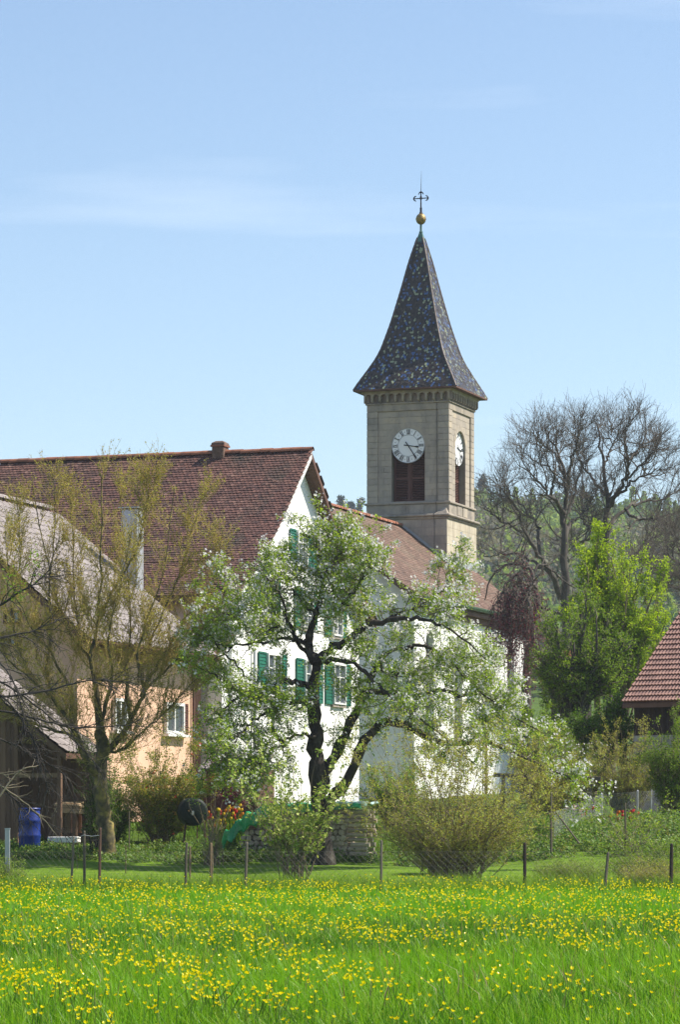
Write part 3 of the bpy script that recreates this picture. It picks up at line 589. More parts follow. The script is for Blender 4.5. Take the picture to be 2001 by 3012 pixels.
# ------------------------------------------------------------------ the white house
Y0 = 104.; e0 = P(700, 1750, Y0); HZ = 1.85
HF = Fr((e0[0], e0[1], HZ)); house = HF.root('white_house'); tag(house, 'tall white gabled house with long dark red roof and green shutters', 'house')
ez = e0[2]-HZ; VX = 0.; OV = .44                         # verge at x=0, wall 0.55 m behind it, eave at y=0
ax = HF.cut(915, 1327, 0, 0.); RY = ax[1]; rz_h = ax[2]
pr_pts = [(0, 0)]
for px, py in ((765, 1654), (830, 1524)): c = HF.cut(px, py, 0, 0.); pr_pts.append((c[1], c[2]-ez))
pr_pts.append((RY, rz_h-ez))
prH = Slope(pr_pts); LH = 11.75
roofH = MB(); o1 = np.array((0, 0, ez)); slab_roof(roofH, prH, o1, -X_, Y_, 0, LH, .2) if False else None
mbr = MB(); mbr.prism([(r, h-.012) for r, h in pr_pts]+[(r, h-.22) for r, h in pr_pts[::-1]], lambda r, h, d: np.array((d, r, ez+h)), -LH, 0.)
mbr.prism([(2*RY-r, h-.012) for r, h in pr_pts]+[(2*RY-r, h-.22) for r, h in pr_pts[::-1]], lambda r, h, d: np.array((d, r, ez+h)), -LH, 0.)
roofH = mbr.build('roof', M['brownwood'], house)
rows = tile_rows(prH, o1, X_, Y_, -LH, .03, .142, .138)
V, Fc = beaver_mesh('t', .132, .29, .034, None)
vis = [k for k, r in enumerate(rows) if r[0][0] > -5.2]; vis.sort(key=lambda k: -rows[k][0][0]+.25*abs(rows[k][0][1]-3.5)); 
lay_tiles(roofH, 'roof_tile', V, Fc, M['tile_red'], rows, keep=vis[:300], jit=.022, seed=11)
rows = tile_rows(prH, np.array((0, 2*RY, ez)), -X_, -Y_, 0., LH, .36, .3); V, Fc = beaver_mesh('t', .35, .55, .021, None); lay_tiles(roofH, 'rear_roof_tile', V, Fc, M['tile_red'], rows, seed=12)
V, Fc = half_round(.42, .14); rm = mesh_pd('ridge_tile', V, Fc, M['tile_ridge'], np.zeros(len(V)))
for i in range(int(LH/.37)+1): obj('ridge_tile', rm, roofH, Matrix.Translation((-LH-.05+i*.37, RY+RNG.normal(0, .008), rz_h+.01+RNG.normal(0, .006))) @ Matrix.Rotation(R(-90), 4, 'Z') @ Matrix.Rotation(R(3), 4, 'X'))
for s, yy in ((1, 0), (-1, 2*RY)):
    MB().prism([(r, h-.03) for r, h in pr_pts]+[(r, h-.26) for r, h in pr_pts[::-1]], lambda r, h, d: np.array((d, yy+s*r, ez+h)), .004, .035).build('barge_board', M['whitewood'] if s > 0 else M['brownwood'], roofH)
# walls
und = lambda r: np.interp(r, [p[0] for p in pr_pts], [p[1] for p in pr_pts])-.2+ez
wy0 = .6; ys_ = [wy0]+[p[0] for p in pr_pts[1:]]
gab = [(wy0, 0), (2*RY-wy0, 0)]+[(2*RY-y, und(y)) for y in ys_]+[(y, und(y)) for y in ys_[-2::-1]]
gfn = lambda a, z, d: np.array((-OV-d, a, z))
MB().prism(gab, gfn, 0, .4).build('gable_wall', M['plaster'], house)
MB().prism(gab, lambda a, z, d: np.array((-LH+.3+d, a, z)), 0, .4).build('rear_gable_wall', M['plaster'], house)
MB().box(-LH+.7, -OV-.402, wy0, wy0+.4, 0, und(wy0)).build('front_wall', M['plaster_bounce_pink'], house)
MB().box(-LH+.7, -OV-.402, 2*RY-wy0-.4, 2*RY-wy0, 0, und(wy0)).build('back_wall', M['plaster'], house)
# gable windows with shutters
AG, DG = Y_, -X_
def gwin(px, py, w, h, left=True, right=True, opened=.0):
    c = HF.cut(px, py, 0, -OV); c = np.array((-OV, c[1], c[2]))
    w_ = frame_window(house, c+X_*.02, AG, DG, w, h, M['whitewood'], M['glass'], 1, 2)
    MB().prism([(-w/2-.08, -h/2-.1), (w/2+.08, -h/2-.1), (w/2+.08, -h/2-.012), (-w/2-.08, -h/2-.012)], lambda a, z, d: c+AG*a+Z_*z+DG*d, -.1, -.003).build('sill', M['stone_trim'], w_)
    sw = w*.56
    if left: shutter(house, c-AG*(w/2+sw/2+.02), AG, DG, sw, h+.04, M['green_shutter'])
    if right: shutter(house, c+AG*(w/2+sw/2+.02), AG, DG, sw, h+.04, M['green_shutter'])
gwin(882, 1612, 1.0, 1.15); gwin(945, 1634, .95, 1.15)
for px, py in ((786, 1758), (897, 1790), (985, 1815)): gwin(px, py, 1.05, 1.35)
for px, py in ((799, 1986), (908, 2003), (992, 2012)): gwin(px, py, 1.25, 1.45)
c = HF.cut(741, 2060, 0, -OV); 
MB().tube([(-OV+.09, c[1], 0), (-OV+.09, c[1], 5.6)], .045, 8).build('downpipe', M['zinc'], house)
c = HF.cut(613, 1795, 1, wy0); frame_window(house, np.array((c[0], wy0-.0, c[2])), X_, Y_, .34, .72, M['whitewood'], M['glass'], 0, 0, name='small_window')
c = HF.cut(560, 1800, 1, wy0); frame_window(house, np.array((c[0]-2.2, wy0-.0, c[2])), X_, Y_, .7, .9, M['whitewood'], M['glass'], 1, 1)
# chimney on the ridge
ch0 = HF.cut(648, 1330, 1, RY); cx_ = ch0[0]
chim = bevel(MB().box(cx_-.22, cx_+.22, RY-.25, RY+.25, rz_h-.4, rz_h+.26).build('chimney', M['brick_dark'], house), .02)
MB().box(cx_-.26, cx_+.26, RY-.29, RY+.29, rz_h+.262, rz_h+.32).build('chimney_band', M['tile_ridge'], chim)
MB().add([(cx_+sx*h, RY+sy*h, z) for h, z in ((.25, rz_h+.322), (.23, rz_h+.40), (.12, rz_h+.47)) for sx, sy in ((-1, -1), (1, -1), (1, 1), (-1, 1))], [(i*4+j, i*4+(j+1) % 4, i*4+4+(j+1) % 4, i*4+4+j) for i in range(2) for j in range(4)]+[(8, 9, 10, 11), (3, 2, 1, 0)]).build('chimney_cap', M['brick_dark'], chim)
# small lean-to in front of the house's corner, bright tiles
xl0 = HF.cut(622, 1930, 1, -1.6)[0]; xl1 = -OV-.12; zt_ = HF.cut(690, 1862, 1, wy0)[2]; zb2 = HF.cut(650, 1930, 1, -1.5)[2]
prL = Slope([(0, 0), (1.5+wy0, zt_-zb2)])
mbr = MB(); slab_roof(mbr, prL, np.array((0, -1.5, zb2)), X_, Y_, xl0, xl1+.12, .1); lt = mbr.build('annex_roof', M['brownwood'], house)
rows = tile_rows(prL, np.array((0, -1.5, zb2)), X_, Y_, xl0, xl1+.14, .2, .2); V, Fc = beaver_mesh('t', .19, .4, .022, None); lay_tiles(lt, 'roof_tile', V, Fc, M['tile_orange'], rows, keep=range(len(rows)), jit=.02, seed=13)
MB().prism([(-1.2, 0), (wy0-.003, 0), (wy0-.003, zt_-.16), (-1.2, zb2+.08)], lambda a, z, d: np.array((xl1-d, a, z)), 0, .25).box(xl0+.2, xl1-.252, -1.2, -.95, 0, zb2+.06).build('annex_wall', M['plaster'], house)

# ------------------------------------------------------------------ the peach house with the grey roof
fe = P(640, 1932, 103.); PZ = 1.75
PFm = Fr((fe[0], fe[1], PZ)); peach = PFm.root('peach_house'); tag(peach, 'peach plastered house with pale grey tiled roof behind the lichen covered tree', 'house')
pez = fe[2]-PZ; ne = PFm.cut(262, 1884, 0, 0.); LP = -ne[1]; rg = PFm.cut(160, 1503, 1, 0.); HWp = -rg[0]; prz = rg[2]
prP = Slope([(0, 0), (HWp, prz-pez)])
mbr = MB(); slab_roof(mbr, prP, np.array((0, 0, pez)), Y_, -X_, -LP, 0, .18); slab_roof(mbr, prP, np.array((-2*HWp, 0, pez)), -Y_, X_, 0, LP, .18)
roofP = mbr.build('roof', M['brownwood'], peach)
rows = tile_rows(prP, np.array((0, 0, pez)), Y_, -X_, -LP-.02, .02, .30, .33, stagger=False); V, Fc = pan_mesh(.305, .40, .022, .045)
lay_tiles(roofP, 'roof_tile', V, Fc, M['tile_grey'], rows, keep=sorted(range(len(rows)), key=lambda k: rows[k][0][1])[:300], jit=.006, seed=15)
rows = tile_rows(prP, np.array((-2*HWp, 0, pez)), -Y_, X_, 0, LP, .30, .33, stagger=False); lay_tiles(roofP, 'rear_roof_tile', V, Fc, M['tile_grey'], rows, jit=.006, seed=16)
V, Fc = half_round(.42, .13); rm = mesh_pd('ridge_tile', V, Fc, M['tile_grey'], np.zeros(len(V)))
for i in range(int(LP/.38)): obj('ridge_tile', rm, roofP, Matrix.Translation((-HWp, -LP+i*.38, prz+.02)) @ Matrix.Rotation(R(3), 4, 'X'))
for yv, s in ((-LP-.03, 0), (.005, 0)): MB().prism([(0, -.02), (HWp, prz-pez-.02), (HWp, prz-pez-.24), (0, -.24)], lambda r, h, d: np.array((-r, yv+d, pez+h)), 0, .025).build('verge_board', M['brownwood'], roofP)
g = MB(); g.prism(gp, lambda a, z, d: np.array((.10+a*.8, d, pez-.02+z*.8)), -LP, .02); g.build('gutter', M['brownwood'], roofP)
st_ = (prz-pez)/HWp; wx = .62
gabP = [(-wx, 0), (-2*HWp+wx, 0), (-2*HWp+wx, pez+wx*st_-.17), (-HWp, prz-.2), (-wx, pez+wx*st_-.17)]
for yv, nm in ((-LP+.55, 'gable_wall'), (-.75, 'rear_wall')): MB().prism(gabP, lambda a, z, d: np.array((a, yv+d, z)), 0, .3).build(nm, M['peach'], peach)
MB().box(-wx-.3, -wx, -LP+.852, -.752, 0, pez+wx*st_-.18).build('side_wall', M['peach'], peach)
def pwin(px0, px1, py0, py1, sh=True):
    a = PFm.cut(px0, py0, 0, -wx); b_ = PFm.cut(px1, py1, 0, -wx); c = (a+b_)/2; c[0] = -wx+.012; w = b_[1]-a[1]; h = a[2]-b_[2]
    w_ = frame_window(peach, c, Y_, -X_, w, h, M['whitewood'], M['glass'], 1, 0, fw=.09)
    MB().prism([(-w/2-.12, -h/2-.09), (w/2+.25, -h/2-.09), (w/2+.25, -h/2-.012), (-w/2-.12, -h/2-.012)], lambda a, z, d: c+Y_*a+Z_*z-X_*d, -.22, -.003).build('sill', M['whitewood'], w_)
    if sh: shutter(peach, c+Y_*(w/2+.22), Y_, -X_, .38, h, M['louver'], 14)
pwin(480, 533, 2064, 2160); pwin(328, 366, 2052, 2150)
c = PFm.cut(590, 2060, 0, -wx+.08); MB().tube([(-wx+.08, -.72, 0), (-wx+.08, -.72, pez-.35), (.06, -.72, pez-.15)], .05, 8).build('downpipe', M['brownwood'], peach)
for px, py in ((40, 1815), (30, 1880)):
    c = PFm.cut(px, py, 1, -LP+.55); frame_window(peach, np.array((c[0], -LP+.53, c[2])), X_, Y_, .55, .4, M['brownwood'], M['glass'], 1, 0)
# pale sheet-metal chimney rising beyond the grey roof
cc = PFm.cut(392, 1560, 1, -.5); xq = PFm.cut(392, 1670, 1, -.5)
chp = bevel(MB().box(cc[0]-.30, cc[0]+.26, -.8, -.25, xq[2]-.9, PFm.cut(392, 1500, 1, -.5)[2]).build('clad_chimney', M['zinc'], peach), .015)
zt2 = PFm.cut(392, 1500, 1, -.5)[2]; MB().box(cc[0]-.37, cc[0]+.33, -.87, -.18, zt2+.03, zt2+.07).box(cc[0]-.1, cc[0]+.08, -.6, -.42, zt2+.001, zt2+.03).build('chimney_cover', M['zinc'], chp)

# ------------------------------------------------------------------ timber shed at the left, front open
sc_ = P(196, 2214, 88.); SHZ = 1.0
SF = Fr((sc_[0], sc_[1], SHZ)); shed = SF.root('timber_shed'); tag(shed, 'open fronted timber shed with grey tiled roof at left edge', 'shed')
sez = sc_[2]-SHZ; LS = 2.6; HWs = 4.6; prS = Slope([(0, 0), (HWs, HWs*.74)])
mbr = MB(); slab_roof(mbr, prS, np.array((0, 0, sez)), Y_, -X_, 0, LS, .14); roofS = mbr.build('roof', M['brownwood'], shed)
rows = tile_rows(prS, np.array((0, 0, sez)), Y_, -X_, -.02, LS, .30, .33, stagger=False); V, Fc = pan_mesh(.305, .40, .022, .045); lay_tiles(roofS, 'roof_tile', V, Fc, M['tile_grey'], rows, keep=range(len(rows)), jit=.008, seed=17)
MB().prism([(0, -.02), (HWs, HWs*.74-.02), (HWs, HWs*.74-.2), (0, -.2)], lambda r, h, d: np.array((-r, -.03+d, sez+h)), 0, .025).build('verge_board', M['oldwood'], roofS)
for i in range(30):    # rear and side boards seen through the opening
    x = -HWs+.15*i
    if x > -.25: break
    MB().box(x, x+.143, LS-.4, LS-.37, 0, sez-.18+min(.74*(-x), 2.6)).build('plank', M['oldwood'], shed)
xo = SF.cut(46, 2350, 1, .3)[0]
for i in range(14):    # boarded bay left of the opening
    x = xo-.15*(i+1); MB().box(x, x+.144, .3+RNG.uniform(0, .012), .33, .15, sez-.2+min(.74*(-x), 1.9)).build('plank', M['oldwood'], shed)
for x in (xo+.03, -.35): bevel(MB().box(x-.06, x+.06, .26, .38, 0, sez-.14+.74*(-x)-.02).build('post', M['oldwood'], shed), .01)
MB().box(xo, -.3, .28, .36, 1.95, 2.07).build('lintel', M['stakewood'], shed)
MB().box(-1.15, -.4, LS-.75, LS-.5, 1.25, 1.3).build('shelf', M['palewood'], shed)
for i in range(9):     # low front boards, reddish
    x = SF.cut(148, 2420, 1, .9)[0]+.105*i
    MB().box(x, x+.098, .9, .925, .42, .98).build('low_board', M['stakewood'] if i < 6 else M['tile_orange'], shed)

# ------------------------------------------------------------------ barn at the right edge
bc = P(1832, 2068, 100.); BZ = 2.0; BTH = R(37)
BF = Fr((bc[0], bc[1], BZ), BTH); barn = BF.root('barn'); tag(barn, 'dark boarded barn with brown tiled roof at right edge', 'barn')
bez = bc[2]-BZ; tp = BF.cut(2001, 1810, 0, 0.); sl_ = (tp[2]-bez)/tp[1]; HB = 5.2; prB = Slope([(0, 0), (HB, HB*sl_)]); LB = 6.
mbr = MB(); slab_roof(mbr, prB, np.array((0, 0, bez)), X_, Y_, 0, LB, .14); slab_roof(mbr, prB, np.array((0, 2*HB, bez)), -X_, -Y_, -LB, 0, .14); roofB = mbr.build('roof', M['brownwood'], barn)
rows = tile_rows(prB, np.array((0, 0, bez)), X_, Y_, -.02, LB, .24, .265, stagger=False); V, Fc = pan_mesh(.242, .33, .042, .04, 2)
lay_tiles(roofB, 'roof_tile', V, Fc, M['tile_barn'], rows, keep=sorted(range(len(rows)), key=lambda k: rows[k][0][0]+.35*rows[k][0][1])[:300], jit=.006, seed=18)
MB().prism([(0, -.03), (HB, HB*sl_-.03), (HB, HB*sl_-.2), (0, -.2)], lambda r, h, d: np.array((d, r, bez+h)), -.03, -.004).build('verge_board', M['darkwood'], roofB)
xw = BF.cut(1866, 2120, 1, .45)[0]; zm = BF.cut(1900, 2162, 1, .45)[2]
for i in range(36):
    x = xw+.15*i; MB().box(x, x+.144, .45+RNG.uniform(0, .012), .49, zm, bez+.25).build('board', M['darkwood'], barn)
for i in range(60):
    y = .5+.15*i; zt3 = bez+min(y, 2*HB-y)*sl_-.2
    if y < 2*HB-.5: MB().box(xw-.03, xw-.003+RNG.uniform(-.008, 0), y, y+.144, zm, zt3).build('board', M['darkwood'], barn)
MB().box(xw+.03, xw+.2, .5, 2*HB-.6, zm-.05, bez).build('frame_wall', M['darkwood'], barn)
for j in range(12):
    for i in range(13):
        x = xw-.02+.42*i+(.2 if j % 2 else 0)
        MB().box(x+.006, x+.412, .43+RNG.uniform(0, .015), .62, zm-.2*(j+1)+.008, zm-.2*j-.004).build('masonry_block', M['masonry'], barn)
MB().box(xw+.0, xw+5.5, .45, .6, zm-2.4, zm-.01).build('masonry_backing', M['mortar'], barn)
MB().box(xw-.02, xw+.2, .63, 2*HB-.6, zm-2.4, zm-.01).build('masonry_side', M['masonry'], barn)

# ------------------------------------------------------------------ far cottage roof and small garden hut
fc = P(1612, 1972, 138.); FF = Fr((fc[0], fc[1], 3.), TH); cot = FF.root('cottage'); tag(cot, 'small far cottage with pinkish red roof right of the church wall', 'house')
fz = fc[2]-3.; MB().box(0.1, 1.15, .2, 3, 0, fz).build('wall', M['darkwood'], cot)
prF = Slope([(0, 0), (1.6, 1.0)]); mbr = MB(); slab_roof(mbr, prF, np.array((0, 0, fz)), X_, Y_, -.1, 1.3, .1); slab_roof(mbr, prF, np.array((0, 3.2, fz)), -X_, -Y_, -1.3, .1, .1); rf = mbr.build('roof', M['brownwood'], cot)
rows = tile_rows(prF, np.array((0, 0, fz)), X_, Y_, -.1, 1.3, .24, .2); V, Fc = beaver_mesh('t', .23, .35, .02, None); lay_tiles(rf, 'roof_tile', V, Fc, M['tile_orange'], rows, seed=19)
hc = P(600, 2262, 93.); HHF = Fr((hc[0], hc[1], 1.4), TH); hut = HHF.root('garden_hut'); tag(hut, 'low brown boarded garden hut with grey roof behind the dark purple shrub', 'hut')
hz_ = hc[2]-1.4; prU = Slope([(0, 0), (1.1, .45)]); mbr = MB(); slab_roof(mbr, prU, np.array((0, 0, hz_)), X_, Y_, -.15, 1.75, .06); rf = mbr.build('roof', M['brownwood'], hut)
rows = tile_rows(prU, np.array((0, 0, hz_)), X_, Y_, -.15, 1.75, .21, .16); V, Fc = beaver_mesh('t', .2, .3, .014, None); lay_tiles(rf, 'roof_tile', V, Fc, M['tile_grey'], rows, keep=range(len(rows)), seed=20)
for i in range(14): MB().box(.02+.115*i, .02+.115*i+.108, .12, .145, 0, hz_-.03).build('board', M['brownwood'], hut)
MB().box(.02, 1.62, .15, 1.5, 0, hz_).build('hut_body', M['brownwood'], hut)

# ------------------------------------------------------------------ plant growing (all in numpy, batched)
def nrm(v): return v/(np.linalg.norm(v, axis=-1, keepdims=True)+1e-9)
def catmull(pts, n):
    p = np.asarray(pts, float); p = np.concatenate([[2*p[0]-p[1]], p, [2*p[-1]-p[-2]]]); m = len(p)-3
    t = np.linspace(0, m-1e-6, n); i = t.astype(int); f = (t-i)[:, None]; a, b, c, d = p[i], p[i+1], p[i+2], p[i+3]
    return .5*(2*b+(c-a)*f+(2*a-5*b+4*c-d)*f**2+(3*b-a-3*c+d)*f**3)
FACE = np.array((.55, -.20, .60))      # leaves turn their faces to the light
class Plant:
    def __init__(s, seed): s.rng = np.random.default_rng(seed); s.b = []; s.leaf = []
    def limbs(s, plist, rlist, n=18, sides=7, wob=.0, pw=.9):
        """explicit limbs: plist list of world polylines; rlist list of (r0, r1)"""
        pts = np.stack([catmull(p, n) for p in plist]); t = np.linspace(0, 1, n)
        if wob: 
            w = s.rng.normal(0, wob, pts.shape); w[:, :2] = 0; pts = pts+w
        rad = np.stack([r0*(1-t)**(pw if r0 < .3*pw else 1.)*(1-r1/r0)+r1 for r0, r1 in rlist]); s.b.append((pts, rad, sides)); return pts, rad
    def grow(s, par, prad, n, ln, ang, up=0., wig=.15, k=5, t0=.2, t1=1., r0=.02, r1=.004, sides=4, droop=0., fall=.3, keep=True, toward=None):
        """n children on every parent"""
        rng = s.rng; N, m, _ = par.shape; idx = np.repeat(np.arange(N), n); C = len(idx); t = rng.uniform(t0, t1, C)*(m-1.001); i = t.astype(int); f = (t-i)[:, None]
        pos = par[idx, i]*(1-f)+par[idx, i+1]*f; tan = nrm(par[idx, i+1]-par[idx, i]); rp_ = prad[idx, i]
        per = nrm(np.cross(tan, rng.normal(size=(C, 3)))); a = np.radians(rng.normal(ang, 13, C))[:, None]
        d = np.cos(a)*tan+np.sin(a)*per; d[:, 2] += up; d = nrm(d)
        if toward is not None: d = nrm(d+np.asarray(toward))
        L_ = ln*rng.uniform(.5, 1.25, C)*(1-fall*t/(m-1)); P_ = np.zeros((C, k, 3)); P_[:, 0] = pos
        for j in range(1, k):
            P_[:, j] = P_[:, j-1]+d*(L_/(k-1))[:, None]; d = d+rng.normal(0, wig, (C, 3)); d[:, 2] += up*.35-droop; d = nrm(d)
        ra = np.minimum(rp_*.75, r0*rng.uniform(.7, 1.2, C)); tt = np.linspace(0, 1, k)[None]; rad = ra[:, None]*(1-tt)+np.minimum(r1, ra)[:, None]*tt
        if keep: s.b.append((P_, rad, sides))
        return P_, rad
    def leaves(s, par, n, size, asp=.6, t0=.1, t1=1., spread=.04, up=.2, slot=0, pick=1., tint=(0, 1)):
        rng = s.rng; N, m, _ = par.shape; idx = np.repeat(np.arange(N), n)
        if pick < 1: idx = idx[rng.random(len(idx)) < pick]
        C = len(idx); t = rng.uniform(t0, t1, C)*(m-1.001); i = t.astype(int); f = (t-i)[:, None]
        pos = par[idx, i]*(1-f)+par[idx, i+1]*f+rng.normal(0, spread, (C, 3)); s.leaf_at(pos, size, asp, up, slot, tint)
    def leaf_at(s, pos, size, asp=.6, up=.2, slot=0, tint=(0, 1)):
        rng = s.rng; C = len(pos); nv = nrm(nrm(rng.normal(size=(C, 3)))+FACE); b = nrm(np.cross(nv, rng.normal(size=(C, 3)))); a = np.cross(b, nv); nv = None
        L_ = (size*rng.uniform(.6, 1.3, C))[:, None]; w = L_*asp*.5; nn_ = np.cross(a, b)
        v = np.stack([pos, pos+a*L_*.45+b*w+nn_*w*.3, pos+a*L_, pos+a*L_*.45-b*w+nn_*w*.3], 1)
        tn = np.repeat(rng.uniform(tint[0], tint[1], C), 4); s.leaf.append((v.reshape(-1, 3), tn, slot))
    def flowers(s, par, n, size, slot=1, t0=.3, t1=1., spread=.03, pick=1., tint=(0, 1)):
        """clusters of small open petals"""
        rng = s.rng; N, m, _ = par.shape; idx = np.repeat(np.arange(N), n); idx = idx[rng.random(len(idx)) < pick]; C = len(idx)
        t = rng.uniform(t0, t1, C)*(m-1.001); i = t.astype(int); f = (t-i)[:, None]; c = par[idx, i]*(1-f)+par[idx, i+1]*f+rng.normal(0, spread, (C, 3))
        ax = nrm(nrm(rng.normal(size=(C, 3)))+FACE); e1 = nrm(np.cross(ax, rng.normal(size=(C, 3)))); e2 = np.cross(ax, e1)
        tn0 = rng.uniform(tint[0], tint[1], C)
        for q in range(5):
            an = q*2*math.pi/5; d = math.cos(an)*e1+math.sin(an)*e2; g = -math.sin(an)*e1+math.cos(an)*e2; sz = (size*rng.uniform(.75, 1.2, C))[:, None]
            v = np.stack([c, c+d*sz*.6+g*sz*.38+ax*sz*.15, c+d*sz+ax*sz*.3, c+d*sz*.6-g*sz*.38+ax*sz*.15], 1); s.leaf.append((v.reshape(-1, 3), np.repeat(tn0, 4), slot))
    def wood_mesh(s, name, mat, base, sel=None):
        Vs = []; Fs = []; nb = 0
        for P_, rad, sd in (s.b if sel is None else sel):
            N, k, _ = P_.shape; tan = np.gradient(P_, axis=1); tan = nrm(tan); ref = np.tile(np.array((.31, .17, .93)), (N, 1)); ref[np.abs((tan[:, 0]*ref).sum(-1)) > .9] = (1., 0, 0)
            a = nrm(np.cross(tan, ref[:, None, :])); b = np.cross(tan, a); an = np.arange(sd)*2*math.pi/sd
            ring = P_[:, :, None]+rad[:, :, None, None]*(np.cos(an)[None, None, :, None]*a[:, :, None]+np.sin(an)[None, None, :, None]*b[:, :, None])
            Vs.append(ring.reshape(-1, 3)); q = np.arange(N)[:, None, None]*(k*sd)+np.arange(k-1)[None, :, None]*sd+np.arange(sd)[None, None, :]; q2 = np.arange(N)[:, None, None]*(k*sd)+np.arange(k-1)[None, :, None]*sd+((np.arange(sd)+1) % sd)[None, None, :]
            Fs.append(np.stack([q, q2, q2+sd, q+sd], -1).reshape(-1, 4)+nb); nb += N*k*sd
        return mesh_np(name, np.concatenate(Vs)-base, np.concatenate(Fs), mat, smooth=True)
    def leaf_mesh(s, name, mats, base, slots=None):
        sel = [x for x in s.leaf if slots is None or x[2] in slots]
        if not sel: return None
        Vv = np.concatenate([x[0] for x in sel]); tn = np.concatenate([x[1] for x in sel]); mi = np.concatenate([np.full(len(x[1])//4, x[2] if slots is None else slots.index(x[2])) for x in sel])
        return mesh_np(name, Vv-base, np.arange(len(Vv)).reshape(-1, 4), mats, tn, False, mi)
    def build(s, name, base, bark, leafmat=None, flowermat=None, label=None, cat='tree', group=None, trunk='trunk', crown='crown', flower='blossom', twig=None, twigname='twigs'):
        base = np.asarray(base, float); root = empty(name, base); tag(root, label, cat, group)
        obj(trunk, s.wood_mesh(trunk, bark, base, s.b[:1] if twig else None), root)
        if twig and len(s.b) > 1: obj(twigname, s.wood_mesh(twigname, twig, base, s.b[1:]), root)
        if leafmat is not None:
            m = s.leaf_mesh(crown, [leafmat], base, [0])
            if m: obj(crown, m, root)
        if flowermat is not None:
            m = s.leaf_mesh(flower, [flowermat], base, [1])
            if m: obj(flower, m, root)
        return root
LM = {}
LM['apple'] = leafmat('apple_leaf', [(0, (.14, .23, .022)), (.5, (.28, .42, .04)), (1, (.44, .56, .09))], .45, .02, tcol=(1.25, 1.15, .45))
LM['blossom'] = leafmat('apple_blossom', [(0, (.62, .58, .58)), (.6, (.78, .76, .75)), (1, (.85, .84, .82))], .35, .02, tcol=(1, 1, 1))
LM['bud'] = leafmat('lichen_tree_bud', [(0, (.27, .20, .045)), (.5, (.38, .32, .06)), (1, (.40, .44, .08))], .4, .02)
LM['lime'] = leafmat('fresh_lime_leaf', [(0, (.17, .26, .012)), (.5, (.32, .46, .02)), (1, (.46, .58, .03))], .5, .02)
LM['mid'] = leafmat('mid_green_leaf', [(0, (.09, .16, .015)), (.5, (.17, .28, .025)), (1, (.28, .40, .04))], .45, .02)
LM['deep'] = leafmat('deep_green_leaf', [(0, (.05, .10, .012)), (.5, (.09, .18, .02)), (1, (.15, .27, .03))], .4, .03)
LM['purple'] = leafmat('purple_leaf', [(0, (0.057, 0.0204, 0.0288)), (0.5, (0.123, 0.034, 0.0504)), (1, (0.247, 0.068, 0.09))], .4, .12, tcol=(1.3, .6, .6))
LM['olive'] = leafmat('olive_shrub_leaf', [(0, (.28, .24, .06)), (.5, (.40, .39, .08)), (1, (.42, .52, .09))], .4, .02)
LM['viburnum'] = leafmat('viburnum_leaf', [(0, (.13, .22, .03)), (.6, (.24, .35, .05)), (1, (.36, .45, .08))], .4, .02)
LM['umbel'] = leafmat('viburnum_flower_head', [(0, (.45, .52, .15)), (1, (.60, .64, .25))], .3, .0)
LM['autumn'] = leafmat('mixed_quince_leaf', [(0, (.12, .19, .03)), (.5, (.24, .30, .045)), (.8, (.42, .38, .06)), (1, (.40, .18, .08))], .4, .03)
LM['redflower'] = leafmat('red_quince_flower', [(0, (.45, .015, .03)), (1, (.62, .05, .06))], .3, .02, tcol=(1.2, .7, .7))
LM['herb'] = leafmat('herb_leaf', [(0, (.10, .20, .014)), (.5, (.18, .32, .025)), (1, (.30, .45, .045))], .4, .02)

